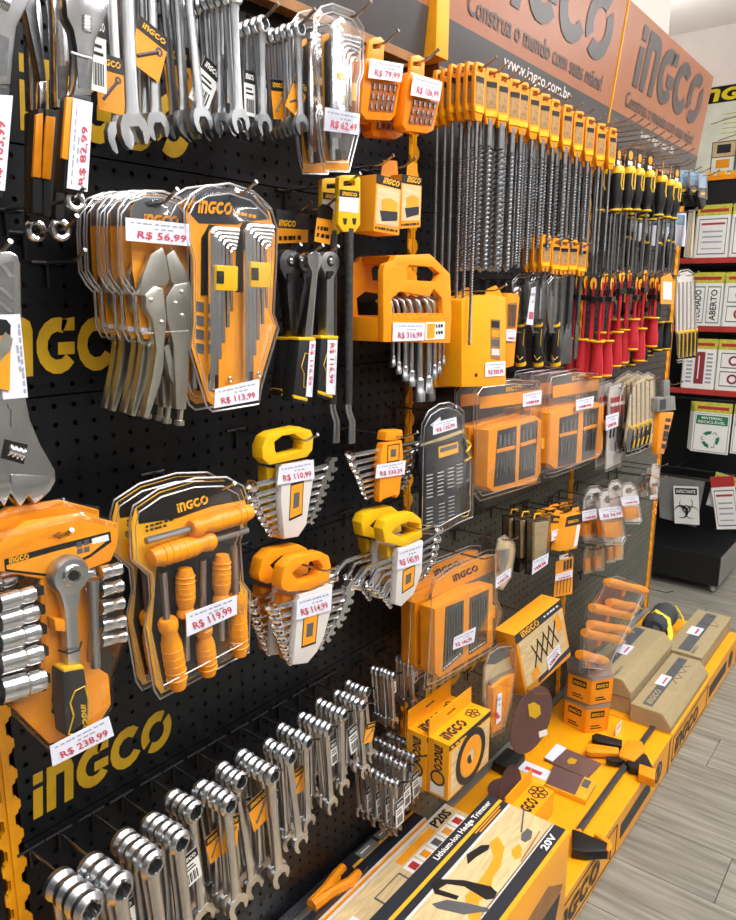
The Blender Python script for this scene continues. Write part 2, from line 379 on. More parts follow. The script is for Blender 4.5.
# ------------------------------------------------------------------ pegboard gondola
SEAM = [.127, .427, .727, 1.027, 1.327, 1.627, 1.927]
SX = [-.527, .388, 1.303, 2.220, 3.137]       # uprights
gon = bpy.data.objects.new('pegboard_gondola', None); COL.objects.link(gon); gon.location = (SX[1], 0, 0)
tagp(gon, 'black perforated pegboard wall rack with yellow slotted uprights', 'display rack')
def gsub(name, mb, mt, loc=(0, 0, 0), label=None, bevel=0, smooth=38):
    return sub(name, mb.mesh(name, smooth, bevel), mt, gon, (loc[0] - SX[1], loc[1], loc[2]), label)
NCX, NCZ = 32, 12
PWD, PHT = .883, .298
def peg_mesh():
    m = MB(); cw, ch = PWD / NCX, .0248; z00 = (PHT - ch * NCZ) / 2
    vs = []; fs = []
    g = {}
    def vid(p):
        k = (round(p[0], 6), round(p[1], 6), round(p[2], 6))
        if k not in g: g[k] = len(vs); vs.append(k)
        return g[k]
    R = .0036
    for i in range(NCX):
        for j in range(NCZ):
            x0 = -PWD / 2 + i * cw; z0 = -.001 + j * ch; cx, cz = x0 + cw / 2, z0 + ch / 2
            sq = [(x0 + cw, cz), (x0 + cw, z0 + ch), (cx, z0 + ch), (x0, z0 + ch), (x0, cz), (x0, z0), (cx, z0), (x0 + cw, z0)]
            ho = [(cx + R * math.cos(k * math.pi / 4), cz + R * math.sin(k * math.pi / 4)) for k in range(8)]
            for k in range(8):
                l = (k + 1) % 8
                fs.append((vid((sq[k][0], 0, sq[k][1])), vid((sq[l][0], 0, sq[l][1])), vid((ho[l][0], 0, ho[l][1])), vid((ho[k][0], 0, ho[k][1]))))
                fs.append((vid((ho[k][0], 0, ho[k][1])), vid((ho[l][0], 0, ho[l][1])), vid((ho[l][0], -.0022, ho[l][1])), vid((ho[k][0], -.0022, ho[k][1]))))
    m.add(vs, fs)
    b = .0022                                  # folded edge round the sheet
    X0, X1, Z0, Z1 = -PWD / 2, PWD / 2, -.001, -.001 + ch * NCZ
    m.add([(X0, 0, Z0), (X1, 0, Z0), (X1, 0, Z1), (X0, 0, Z1), (X0, -.012, Z0), (X1, -.012, Z0), (X1, -.012, Z1), (X0, -.012, Z1)], [(0, 1, 5, 4), (1, 2, 6, 5), (2, 3, 7, 6), (3, 0, 4, 7)])
    return m.mesh('pegboard_panel', 30)
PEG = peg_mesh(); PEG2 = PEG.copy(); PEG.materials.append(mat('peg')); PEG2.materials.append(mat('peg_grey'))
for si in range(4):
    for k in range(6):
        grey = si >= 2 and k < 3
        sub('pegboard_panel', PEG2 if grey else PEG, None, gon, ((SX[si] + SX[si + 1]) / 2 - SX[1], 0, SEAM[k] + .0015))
gsub('back_sheet', MB().box(SX[0], SX[4], -.05, -.046, .13, 1.89), 'painted_backlight', smooth=0)
up = []                                       # slotted upright outline with teeth on both edges
H0, H1, TP = .130, 1.89, .045
right = []
z = H0
while z < H1 - .001:
    for dx, dz in ((.0075, 0), (.0075, .016), (.0125, .019), (.0125, .022), (.0165, .025), (.0165, .036), (.0125, .039), (.0125, .042), (.0075, .0449)): right.append((dx, z + dz))
    z += TP
outl = [(p[0], p[1]) for p in right] + [(-p[0], p[1]) for p in reversed(right)]
um = MB().prism(outl, -.004, .003); um.box(-.003, .003, .003, .006, H0, H1); um.box(-.0085, .0085, -.03, -.004, .135, 1.88)
ume = um.mesh('upright', 30)
for i in range(5): sub('upright', ume, 'upright', gon, (SX[i] - SX[1], 0, 0))
# printed word marks on the panels
def wall_logo(px0, px1, h, dx=0):
    a = wall(*px0, 0); b = wall(*px1, 0); a = Vector((a[0], .0006, a[2])); b = Vector((b[0], .0006, b[2])); b[2] = a[2]
    g = logo_geo(); m = MB(); sl = []
    o = link('word_mark', flat_on(g, (a[0], .0006, a[2]), (b[0], .0006, b[2]), (0, 0, h), (0, 1, 0)).mesh('word_mark', 0), 'logo_yellow', gon, (-SX[1], 0, 0)); child(o, gon); o['label'] = 'yellow word mark printed on a black panel'
wall_logo((-16, 380), (150, 360), .072)
wall_logo((33, 820), (172, 740), .066)
wall_logo((20, 130), (190, 128), .085)
wall_logo((424, 706), (492, 668), .066)
# header boards, leaning slightly outward
def header(x0, x1, label, first=False):
    r = bpy.data.objects.new('header_sign', None); COL.objects.link(r); r.location = ((x0 + x1) / 2, -.033, 1.897); tagp(r, label, 'sign', 'header sign boards')
    r.rotation_euler = (math.atan2(.042, .36), 0, 0)
    W = (x1 - x0) / 2; Ht = .365
    sub('board', MB().box(-W, W, -.02, 0, 0, Ht).mesh('board', 0, .002), 'sign_orange', r)
    sub('stripe', MB().box(-W, W, 0, .0012, .0, .088).mesh('stripe', 0), 'sign_grey', r)
    def tx(name, geo, mt, xa, xb, z, h): sub(name, flat_on(geo, (xa, .0016, z), (xb, .0016, z), (0, 0, h), (0, 1, 0)).mesh(name, 0), mt, r)
    tx('word_mark', logo_geo(), 'sign_dark', -.33, .37, .175, .165)
    tx('slogan', text_geo('Construa o mundo com suas mãos!', .012), 'sign_dark', -.36, .36, .113, .042)
    tx('web_address', text_geo('www.ingco.com.br', .012), 'sign_white', -.19, .17, .046, .034)
    if x0 > SX[3]: sub('edge_trim', MB().box(-W - .006, -W, -.02, .002, 0, Ht).mesh('edge_trim', 0), 'upright', r)
    sub('lower_trim', MB().box(-W, W, -.03, .004, -.016, 0).mesh('lower_trim', 0, .001), 'joint_brown', r)
header(SX[0] + .02, SX[1] - .02, 'orange and grey header sign at the far left, above the frame')
header(SX[1] + .02, SX[2] - .022, 'grey striped header sign left of the yellow post')
header(SX[2] + .030, SX[3] - .006, 'large orange header sign right of the yellow post')
header(SX[3] + .006, SX[4], 'orange header sign at the far end of the rack')
gsub('sign_post', MB().box(SX[2] - .018, SX[2] + .026, -.02, .06, 1.90, 2.30), 'upright', bevel=.002)
gsub('foot_rail', MB().box(SX[2] + .02, SX[4], .002, .022, .1295, .140), 'shelf_grey', bevel=.002)
# end edge of the rack
gsub('end_trim', MB().box(SX[4] + .016, SX[4] + .024, -.05, .006, .129, 1.93), 'joint_brown', smooth=0)
# base plinth: one per bay
BH, BD = .129, .380
for si in range(4):
    r = bpy.data.objects.new('base_plinth', None); COL.objects.link(r); r.location = ((SX[si] + SX[si + 1]) / 2, 0, 0)
    tagp(r, ['yellow base plinth left of the frame, under the first bay', 'yellow base plinth under the hedge trimmer box', 'yellow base plinth carrying the black clamp and brown sanding discs', 'yellow base plinth carrying the far brown cardboard boxes'][si], 'plinth', 'yellow base plinths')
    W = (SX[1] - SX[0]) / 2 - .0015
    sub('deck', MB().box(-W, W, .0, BD, BH - .012, BH).mesh('deck', 0, .002), 'base_yellow', r)
    sub('kick_board', MB().box(-W, W, BD - .014, BD - .002, .008, BH - .0125).mesh('kick_board', 0, .001), 'base_yellow', r)
    st = MB(); fx, fz = (-.43, -.02), (.02, .105)
    for (a, b, c, d_) in ((-.43, -.01, .020, .023), (-.43, -.01, .102, .105), (-.43, -.427, .02, .105), (-.013, -.01, .02, .105)): st.box(a, b, BD - .002, BD - .0008, c, d_)
    sk = sub('sticker', st.mesh('sticker', 0), 'navy', r, label='printed sticker with the word mark in dark letters')
    sub('word_mark', flat_on(logo_geo(), (-.405, BD - .0010, .034), (-.13, BD - .0010, .034), (0, 0, .055), (0, 1, 0)).mesh('word_mark', 0), 'navy', sk)
    sub('printed_bar', MB().box(.02, .27, BD - .002, BD - .0008, .04, .085).mesh('printed_bar', 0), 'navy', sk)
    em = MB().ring((.345, BD - .0014, .062), (0, 1, 0), .034, .024, .001, 20).box(.333, .357, BD - .002, BD - .0008, .045, .08)
    sub('emblem', em.mesh('emblem', 0), 'navy', sk)
    for zz in (0,):
        sub('joint_cap', MB().box(W - .012, W, BD - .002, BD, .006, BH - .004).mesh('joint_cap', 0), 'joint_brown', r)
# ------------------------------------------------------------------ combination wrenches
WR = {}
def wrench_mesh(L, R, two=0):
    """ring end at the origin, open jaw L below; R = ring outer radius"""
    k = (round(L, 3), round(R, 4), two)
    if k in WR: return WR[k]
    m = MB(); th = two or R * .78
    m.ring((0, .002, 0), (0, 1, 0), R, R * .60, th, 18)
    # 12-point teeth inside the ring
    for i in range(12):
        a = i * math.pi / 6; c, s = math.cos(a), math.sin(a); r0, r1 = R * .61, R * .54
        m.add([(c * r0 - s * .14 * R, .002 - th * .45, s * r0 + c * .14 * R), (c * r0 + s * .14 * R, .002 - th * .45, s * r0 - c * .14 * R), (c * r1, .002 - th * .45, s * r1),
               (c * r0 - s * .14 * R, .002 + th * .45, s * r0 + c * .14 * R), (c * r0 + s * .14 * R, .002 + th * .45, s * r0 - c * .14 * R), (c * r1, .002 + th * .45, s * r1)],
              [(0, 1, 2), (3, 4, 5), (0, 2, 5, 3), (1, 2, 5, 4)])
    w = R * .50; t = R * .28
    def sec(z, w, t, o): return [(-w, o - t * .4, z), (-w * .6, o - t, z), (w * .6, o - t, z), (w, o - t * .4, z), (w, o + t * .4, z), (w * .6, o + t, z), (-w * .6, o + t, z), (-w, o + t * .4, z)]
    S = [sec(-R * .80, w * 1.05, t, .001), sec(-R * 1.5, w * .95, t, -.0005), sec(-L * .5, w * .85, t * .95, -.0005), sec(-L + R * 2.7, w, t * .9, 0), sec(-L + R * 1.95, w * 1.25, t * .9, 0)]
    vs = [p for s_ in S for p in s_]; fs = []
    for i in range(len(S) - 1):
        for q in range(8): l = (q + 1) % 8; fs.append((i * 8 + q, i * 8 + l, i * 8 + 8 + l, i * 8 + 8 + q))
    fs.append(tuple(range(8))); fs.append(tuple(range(32, 40)))
    m.add(vs, fs)
    J = R * 1.12; c0 = -L + R * 1.15
    # open jaw tilted 15 degrees
    po = [(-.60, .95), (-.95, .45), (-1.05, -.15), (-.92, -.75), (-.62, -1.05), (-.50, -.95), (-.52, -.10), (-.30, .25), (.30, .25), (.52, -.10), (.50, -.78), (.66, -.85), (.98, -.45), (1.05, .05), (.90, .55), (.60, .95)]
    ca, sa = math.cos(.22), math.sin(.22)
    m.prism([((x * ca - y * sa) * J, c0 + (x * sa + y * ca) * J) for x, y in po], -t * .95, t * .95)
    WR[k] = m.mesh('wrench', 42)
    return WR[k]
def barcode_card(w, h, top, strips, mt='white'):
    return None
def hang_tag(root, x, z, o, w, h, mt, tilt=0, kind='bar'):
    """small printed card tied to a tool"""
    m = MB(); m.M = Matrix.Rotation(tilt, 4, 'Y')
    m.box(-w / 2, w / 2, 0, .0008, -h, 0)
    t = sub('hang_tag', m.mesh('hang_tag', 0), mt, root, (x, -o, z))
    m = MB(); m.M = Matrix.Rotation(tilt, 4, 'Y'); m.box(-w / 2, w / 2, .0008, .0012, -h * .28, 0)
    sub('tag_header', m.mesh('tag_header', 0), 'black', t)
    g = logo_geo(); R_ = Matrix.Rotation(tilt, 3, 'Y')
    a, b, u = R_ @ Vector((-w * .38, .0014, -h * .2)), R_ @ Vector((w * .38, .0014, -h * .2)), R_ @ Vector((0, 0, h * .12))
    sub('word_mark', flat_on(g, a, b, u, (0, 1, 0)).mesh('word_mark', 0), 'print_yellow' if mt != 'white' else 'white', t)
    m = MB(); m.M = Matrix.Rotation(tilt, 4, 'Y')
    if mt == 'white':
        for i in range(8): m.box(-w * .36 + i * w * .09, -w * .36 + i * w * .09 + w * (.03 + .03 * (i % 2)), .0008, .0012, -h * .92, -h * .62)
        m.box(-w * .36, w * .2, .0008, .0012, -h * .42, -h * .38); m.box(-w * .36, w * .3, .0008, .0012, -h * .52, -h * .48)
        sub('barcode', m.mesh('barcode', 0), 'black', t)
    else:
        m.tube([(-w * .3, .001, -h * .8), (w * .25, .001, -h * .42)], w * .05, 4); m.ring((w * .28, .001, -h * .40), (0, 1, 0), w * .12, w * .06, .001, 8)
        sub('printed_picture', m.mesh('printed_picture', 0), 'grey_print', t)
    return t
def wrench_stack(fr, ring, jaw, d, n, pitch, where, group, R=None, mt='satin', tag=None, z=None, dz=0, zfix=None):
    """n wrenches on one hook; ring and jaw are the frontmost wrench's ring centre and jaw tip in frame px"""
    p = lambda q: (fr[0] + q[0] / fr[2], fr[1] + q[1] / fr[2])
    if zfix is not None:
        a = level(*p(ring), zfix); d = -a[1]; R *= 1.13; b = wall(*p(jaw), d)
    else: a = wall(*p(ring), d); b = wall(*p(jaw), d)
    L = (a - b).length; tilt = math.atan2(b[0] - a[0], a[2] - b[2]); R = R or L * .075
    me = wrench_mesh(L, R, round(pitch * .94, 4) if zfix is not None else 0)
    last = 0
    for i in range(n):
        if d - i * pitch < .012: break
        o = link('combination_wrench', me, mt); o.location = (a[0] + random.uniform(-.002, .002) * (i > 0), -(d - i * pitch), a[2] + random.uniform(-.0015, .0005) * (i > 0))
        o.rotation_euler = (random.uniform(-.02, .03), -tilt + (random.uniform(-.05, .05) if i else 0), random.uniform(-.05, .05))
        lab = ('frontmost combination wrench on ' if i == 0 else ORD[i] + ' combination wrench from the front on ') + where
        tagp(o, lab, 'wrench', group); last = i
        if i == 0 and tag:
            for tg in (tag if isinstance(tag, list) else [tag]):
                hang_tag(o, *tg)
    hook(a[0], a[2] + R * .52, d + .03, 'wire hook carrying ' + where.replace('the ', 'the wrenches of the ', 1) if where.startswith('the ') else 'wire hook of ' + where)
    return a, L, R
GL = 'combination wrenches on the lower hooks'
LOW = [((87, 906), None, 4, .021, .019), ((118, 887), None, 4, .020, .0185), ((151, 863), None, 5, .0165, .0175), ((178, 841), None, 5, .0155, .016), ((192, 811), (203, 925), 4, .015, .0155), ((227, 804), (238, 915), 5, .0150, .0150),
       ((238, 781), (253, 893), 4, .0140, .0145), ((271, 775), (282, 885), 6, .0145, .0145), ((289, 757), (299, 848), 5, .013, .0125), ((306, 742), (310, 831), 6, .0125, .0120), ((327, 730), (332, 812), 6, .0125, .0115),
       ((342, 715), (344, 793), 6, .0120, .0110), ((361, 705), (366, 777), 6, .0120, .0105), ((365, 692), (371, 760), 5, .011, .0098), ((392, 676), (395, 727), 6, .010, .0088), ((412, 664), (414, 707), 5, .010, .0080)]
TG = {1: [(.012, -.05, -.02, .036, .05, 'white', .05)], 3: [(.02, -.045, -.012, .034, .055, 'white', -.08)], 5: [(.016, -.04, -.012, .030, .055, 'orange_card', .2), (-.020, -.05, -.02, .026, .05, 'orange_card', -.1)], 6: [(.016, -.05, -.01, .02, .05, 'white', .25)],
      7: [(-.024, -.03, -.012, .042, .060, 'orange_card', -.15), (.012, -.05, -.014, .022, .06, 'white', .1)], 9: [(-.012, -.05, -.01, .03, .05, 'orange_card', .05)], 11: [(-.016, -.05, -.01, .018, .05, 'white', -.1)], 12: [(-.018, -.04, -.01, .026, .06, 'white', -.1), (.022, -.05, .004, .028, .04, 'orange_card', .35)],
      14: [(.012, -.015, -.01, .022, .04, 'white', 0)], 15: [(.008, -.012, .002, .014, .035, 'white', 0)]}
for i, (rg, jw, n, pitch, R) in enumerate(LOW):
    if jw is None: jw = (rg[0] + 24 - i * 3, rg[1] + 128 - i * 3)
    wrench_stack(f1, rg, jw, 0, n, pitch, 'the ' + ORD[i] + ' hook from the left, lower wrench row', GL, R, 'satin', TG.get(i), zfix=.705 if i < 14 else .69)
SMALL = [((396, 784), (398, 834), 9), ((404, 767), (406, 815), 9), ((412, 757), (414, 802), 9), ((421, 749), (423, 790), 8)]
for i, (rg, jw, n) in enumerate(SMALL):
    wrench_stack(f1, rg, jw, 0, n, .0125, 'the ' + ORD[i] + ' small hook under the lower wrench row', 'small combination wrenches under the row', .0088, 'satin',
                 [(.0, -.035, .006 - .025 * q, .026, .06, 'white', 0) for q in range(4)], zfix=.50)
# the upper rows of wrenches
GU = 'combination wrenches on the upper hooks'
wrench_stack(fA, (452, -330), (505, 545), .155, 1, .02, 'the upper hook beside the adjustable wrenches', GU, .0160, 'satin', [(-.030, -.105, -.01, .018, .075, 'white', .05)])
wrench_stack(fA, (395, -260), (437, 565), .11, 1, .02, 'the upper hook behind the brown printed tags', GU, .0150, 'satin', [(-.010, -.13, .004, .035, .06, 'orange_card', .0)])
wrench_stack(fA, (548, -330), (588, 515), .10, 3, .016, 'the upper hook with the tilted tag', GU, .0142, 'satin', [(-.002, -.125, .006, .045, .055, 'orange_card', .35)])
wrench_stack(fB, (12, -220), (78, 490), .12, 4, .014, 'the upper hook before the orange card', GU, .0130, 'satin', [(.012, -.10, -.05, .042, .085, 'orange_card', 0)])
wrench_stack(fB, (198, -20), (220, 490), .15, 8, .0125, 'the upper hook with seven hidden wrenches', GU, .0125, 'satin', [(-.012, -.075, -.03, .03, .06, 'white', .5), (.012, -.060, -.02, .02, .06, 'white', .05)])
wrench_stack(fB, (300, 92), (315, 495), .14, 4, .0125, 'the upper hook with hatched tags', GU, .0115, 'satin', [(-.013, -.055, -.012, .020, .055, 'white', 0), (.012, -.055, -.012, .014, .055, 'white', 0)])
wrench_stack(fB, (435, 108), (449, 493), .15, 7, .0125, 'the upper hook beside the clear hex key pack', GU, .0110, 'satin', [(.012, -.06, -.006, .028, .05, 'orange_card', .5), (-.014, -.06, -.03, .028, .05, 'orange_card', -.1)])
# ------------------------------------------------------------------ adjustable wrenches, upper left
def torus(it, name, mt, x, y, R, r, o=0, parent=None):
    p = it.P3(x, y, o); return it.add(name, mt, MB().tube([(p[0] + R * math.cos(a), p[1], p[2] + R * math.sin(a)) for a in [i * math.pi / 8 for i in range(16)]], r, 8, closed=True), parent)
def worm(it, x0, y0, x1, y1, r, o, mt='chrome', n=5):
    a = Vector(it.P3(x0, y0, o)); b = Vector(it.P3(x1, y1, o)); m = MB(); pr = []
    L = (b - a).length
    for i in range(n):
        h0 = L * i / n; pr += [(r * .75, h0), (r, h0 + L / n * .25), (r, h0 + L / n * .6), (r * .75, h0 + L / n * .9)]
    m.lathe(pr, a, b - a, 10); return it.add('worm_screw', mt, m)
GA = 'adjustable wrenches on the left hooks'
it = Item('adjustable_wrench', 'adjustable wrench with orange and black grip tagged R$ 82,99', 'wrench', fA, (290, 700), .15, GA)
it.poly('head', 'chrome', [(270, 352), (282, 300), (290, 210), (272, 110), (248, 60), (240, -30), (262, -110), (320, -130), (345, -60), (330, -20), (400, -10), (404, 20), (392, 60), (352, 150), (345, 220), (338, 352)], -.008, .008, bevel=.002)
it.poly('movable_jaw', 'steel', [(352, -40), (362, -115), (412, -130), (420, -40), (402, -20)], -.006, .006, bevel=.001)
it.poly('recess', 'dark_steel', [(282, 190), (326, 200), (322, 325), (290, 325)], .0079, .0086)
worm(it, 315, 60, 315, 122, .0062, .006)
it.poly('grip', 'rubber', [(262, 345), (340, 352), (320, 715), (232, 700)], -.011, .011, bevel=.003)
it.poly('grip_strip', 'orange', [(246, 355), (272, 358), (252, 590), (228, 580)], .008, .0125, bevel=.001)
it.tag('R$ 82,99', [(270, 360), (342, 378), (322, 706), (246, 692)], .014, True)
torus(it, 'hanging_ring', 'chrome', 275, 738, .0085, .0035)
it.hook(275, 738, 'wire hook through the ring of the R$ 82,99 wrench', .02)
it.tube('cable_tie', 'white', [(262, 192), (300, 205), (338, 215)], .0012, .0095)
it = Item('pliers', 'pliers with two black and yellow handles behind the R$ 82,99 wrench', 'pliers', fA, (160, 790), .11)
it.poly('head', 'dark_steel', [(92, 20), (110, -60), (135, -60), (140, 60), (168, 250), (172, 300), (150, 302), (130, 200)], -.006, .006, bevel=.002); it.poly('neck', 'chrome', [(146, 298), (174, 296), (176, 405), (146, 405)], -.006, .006, bevel=.002)
it.poly('handle', 'rubber', [(140, 398), (166, 398), (158, 660), (160, 790), (120, 785), (122, 600)], -.009, .009, bevel=.003); it.poly('handle', 'rubber', [(168, 398), (212, 404), (206, 640), (190, 800), (160, 795), (160, 600)], -.009, .009, bevel=.003)
for q in ([(134, 420), (160, 415), (152, 655), (122, 650)], [(172, 425), (206, 430), (188, 662), (157, 655)]): it.poly('grip_strip', 'orange', q, .006, .0106, bevel=.001)
it.hook(118, 0, 'wire hook behind the pliers with black and yellow handles', .02)
it = Item('adjustable_wrench', 'adjustable wrench with curved chrome body behind the R$ 82,99 wrench', 'wrench', fA, (210, 840), .085, GA)
it.poly('body', 'chrome', [(200, 60), (190, -40), (235, -90), (250, 40), (258, 230), (244, 402), (208, 395), (204, 250)], -.007, .007, bevel=.002); it.poly('recess', 'dark_steel', [(216, 240), (246, 244), (238, 370), (216, 365)], .0068, .0076)
it.poly('grip', 'rubber', [(206, 398), (246, 402), (240, 812), (204, 812)], -.010, .006, bevel=.003); torus(it, 'hanging_ring', 'chrome', 222, 845, .0095, .004); it.hook(222, 845, 'wire hook through the ring below the pliers', .03)
it.copy('rearmost adjustable wrench, dark behind the pliers', -.010, -.035, 0)
it = Item('adjustable_wrench', 'adjustable wrench at the left edge tagged R$ 103,99', 'wrench', fA, (0, 700), .165, GA)
it.poly('head', 'chrome', [(-70, 312), (-60, 100), (-110, -20), (-90, -120), (40, -100), (115, -40), (108, 10), (62, 100), (50, 200), (40, 312)], -.008, .008, bevel=.002)
it.poly('recess', 'dark_steel', [(-20, 120), (34, 140), (26, 280), (-22, 280)], .0079, .0086); worm(it, -10, 0, 30, 20, .007, .006)
it.poly('grip', 'rubber', [(-70, 308), (40, 312), (14, 730), (-95, 725)], -.011, .011, bevel=.003)
it.tag('R$ 103,99', [(-60, 345), (48, 352), (18, 702), (-90, 692)], .0125, True)
it.hook(0, -40, 'wire hook behind the R$ 103,99 wrench head', .02)
it = Item('adjustable_wrench', 'large adjustable wrench hanging jaws down at the left edge', 'wrench', fE, (20, 1000), .12, GA)
hb = [(-95, 85), (40, 78), (66, 92), (76, 125), (80, 310), (96, 620), (112, 700), (150, 790), (204, 885), (205, 925), (185, 962), (130, 1012), (104, 978), (76, 1022), (40, 968), (18, 1018), (-30, 960), (-120, 960), (-120, 700), (-100, 300)]
it.poly('body', 'chrome', hb, -.009, .009, bevel=.002)
it.poly('handle_recess', 'steel', [(-85, 150), (50, 110), (58, 310), (-80, 310)], .0088, .0094)
for q in ([(2, 130), (18, 128), (52, 172), (36, 178)], [(-10, 210), (6, 208), (60, 255), (44, 258)], [(-10, 265), (4, 262), (50, 300), (36, 305)], [(30, 640), (84, 632), (86, 650), (34, 660)], [(40, 700), (88, 705), (86, 722), (44, 726)], [(44, 660), (56, 660), (52, 700), (42, 700)]): it.poly('raised_letter', 'chrome', q, .0088, .0105)
it.poly('worm_slot', 'black', [(18, 770), (102, 790), (88, 862), (4, 840)], .0085, .0096)
worm(it, 22, 806, 88, 826, .008, .006, n=4)
it.poly('lower_jaw', 'chrome', [(40, 900), (190, 905), (180, 955), (130, 1008), (104, 972), (74, 1018), (42, 960)], .0085, .011, bevel=.001)
pt = it.poly('price_tag', 'paper', [(-20, 312), (74, 310), (103, 616), (12, 624)], .0095, .0105)
it.lines('fine_print', [((96, 600), (72, 335), 10), ((80, 520), (66, 420), 3)], 8, .0109, pt)
oc = it.poly('product_card', 'orange_card', [(-60, 322), (24, 330), (40, 350), (36, 592), (-60, 570)], .011, .0125)
it.poly('card_header', 'black', [(-60, 322), (24, 330), (40, 350), (38, 385), (-60, 392)], .0125, .013, parent=oc)
it.poly('printed_wrench', 'nickel', [(-10, 420), (20, 375), (48, 400), (40, 440), (8, 475), (-30, 560), (-50, 550), (-20, 470)], .0125, .0132, parent=oc)
it.hook(5, 92, 'wire hook behind the large jaws down wrench', .02)
p = wall(45, 263, .0); hook(p[0], p[2], .085, 'empty wire hook left of the locking pliers packs')
# ------------------------------------------------------------------ blister packs and sets, left bay
def inset(pts, k):
    cx = sum(p[0] for p in pts) / len(pts); cy = sum(p[1] for p in pts) / len(pts)
    return [(cx + (p[0] - cx) * k, cy + (p[1] - cy) * k) for p in pts]
def blister(it, pts, depth, o0=0.0, k=.93, name='blister', flange=True):
    """clear moulded shell: raised front with sloping sides plus a thin rim"""
    m = MB(); n = len(pts); q = inset(pts, k); o1 = o0 + depth
    A = [it.P3(*p, o0) for p in pts]; B = [it.P3(*p, o0 + .002) for p in q]; C = [it.P3(*p, o1) for p in inset(pts, k * .965)]
    vs = A + B + C; fs = []
    for i in range(n):
        j = (i + 1) % n; fs.append((i, j, n + j, n + i)); fs.append((n + i, n + j, 2 * n + j, 2 * n + i))
    tri = tessellate_polygon([[Vector((c[0], c[2], 0)) for c in C]])
    fs += [tuple(2 * n + t for t in T) for T in tri]
    m.add(vs, fs)
    b = it.add(name, 'clear', m, smooth=50)
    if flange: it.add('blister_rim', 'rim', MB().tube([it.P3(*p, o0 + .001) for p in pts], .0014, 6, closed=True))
    if flange: it.add('edge_highlight', 'rim', MB().tube(C, .0010, 5, closed=True))  # added bright tube standing in for a highlight on the shell edge
    return b
def rivet(it, pts, r, o, mt='nickel'):
    for x, y in pts:
        p = it.P3(x, y, o); it.add('rivet', mt, MB().lathe([(r, 0), (r, .001), (r * .6, .002), (0, .0022)], p, (0, 1, 0), 10))
def yE(pts): return [(x, y + 846) for x, y in pts]
# locking pliers
GP = 'locking pliers packs on one hook'
it = Item('locking_pliers_pack', 'front locking pliers in clear pack tagged R$ 56,99', 'pliers', fA, (600, 1570), .13, GP)
out = [(438, 1010), (432, 860), (436, 770), (470, 725), (530, 702), (600, 704), (665, 730), (697, 775), (706, 840), (710, 1250), (520, 1262), (500, 1220), (492, 1090), (466, 1060)]
cd = it.poly('backing_card', 'orange_card', [(488, 1000), (482, 860), (482, 770), (500, 738), (540, 716), (600, 716), (658, 742), (686, 782), (694, 845), (698, 1238), (532, 1248), (515, 1210), (505, 1085)], -.001, 0)
it.poly('card_header', 'grey_print', [(484, 830), (484, 775), (500, 738), (540, 718), (600, 718), (655, 742), (685, 785), (690, 840)], 0, .0006, parent=cd)
it.text('word_mark', 'orange_card', '', (525, 828), (655, 835), 42, .0012, cd, logo=True)
it.poly('hang_slot', 'black', [(530, 745), (560, 735), (600, 738), (612, 752), (590, 762), (545, 762)], 0, .0009, parent=cd)
it.poly('printed_panel', 'paper', [(520, 1205), (560, 1210), (560, 1225), (520, 1222)], 0, .0008, parent=cd)
blister(it, out, .014)
it.poly('upper_jaw', 'nickel', yE([(512, 240), (526, 170), (556, 90), (598, 62), (612, 100), (625, 180), (612, 205), (575, 212), (545, 245)]), .004, .013, bevel=.0015)
it.poly('lower_jaw', 'nickel', yE([(613, 95), (640, 72), (690, 160), (702, 195), (645, 208), (630, 186)]), .004, .012, bevel=.0015)
it.poly('fixed_handle', 'nickel', yE([(612, 250), (640, 202), (700, 190), (708, 260), (700, 420), (692, 600), (686, 662), (650, 660), (644, 520), (640, 420), (616, 330)]), .003, .014, bevel=.002)
it.poly('lever_handle', 'nickel', yE([(538, 242), (575, 206), (602, 216), (614, 330), (606, 420), (604, 500), (588, 575), (566, 640), (548, 696), (530, 690), (545, 620), (562, 540), (576, 440), (562, 330), (536, 285)]), .005, .016, bevel=.002)
it.poly('release_lever', 'nickel', yE([(604, 430), (622, 420), (652, 560), (644, 582), (625, 540)]), .004, .010)
it.tube('adjusting_screw', 'nickel', [(666, 1500), (662, 1545)], .0035, .008)
p = it.P3(660, 1556, .008); it.add('screw_knob', 'nickel', MB().lathe([(.0045, -.004), (.0065, -.003), (.0065, .003), (.0045, .004)], p, (.1, 0, 1), 10))
rivet(it, yE([(555, 258), (595, 340)]), .003, .016); rivet(it, yE([(668, 228), (645, 270), (670, 315)]), .003, .0138)
it.tag('R$ 56,99', [(462, 800), (698, 825), (700, 906), (464, 885)], .0165)
it.hook(575, 748, 'wire hook carrying the locking pliers packs', .035)
for k in range(1, 5): it.copy(ORD[k] + ' locking pliers pack from the front, behind the R$ 56,99 tag', -.004 * (k % 2), -.0205 * k, .001 * k)
# long arm hex key sets
GH = 'two hex key sets in clear packs'
it = Item('hex_key_set', 'front hex key set on orange card tagged R$ 113,99', 'hex keys', fF, (200, 668), .145, GH)
out = [(15, -80), (40, -130), (90, -160), (180, -172), (270, -142), (335, -80), (358, 0), (355, 110), (345, 310), (363, 362), (302, 570), (290, 640), (120, 668), (98, 650), (35, 440), (45, 350), (42, 100), (20, 20)]
cd = it.poly('backing_card', 'orange_card', inset(out, .955), -.001, 0)
it.poly('card_header', 'navy', [(28, -70), (60, -128), (105, -150), (180, -158), (262, -130), (322, -72), (330, -40), (230, -30), (210, -20), (70, -25)], 0, .0006, parent=cd)
it.text('word_mark', 'orange_card', '', (64, -62), (190, -55), 48, .0012, cd, logo=True)
it.lines('fine_print', [((195, -60), (280, -42), 6)], 12, .0012, cd, 'orange_card')
for i in range(4): it.poly('printed_picture', 'grey_print', [(60, 262 + i * 51), (88, 268 + i * 51), (88, 304 + i * 51), (60, 298 + i * 51)], 0, .0006, parent=cd)
blister(it, out, .022)
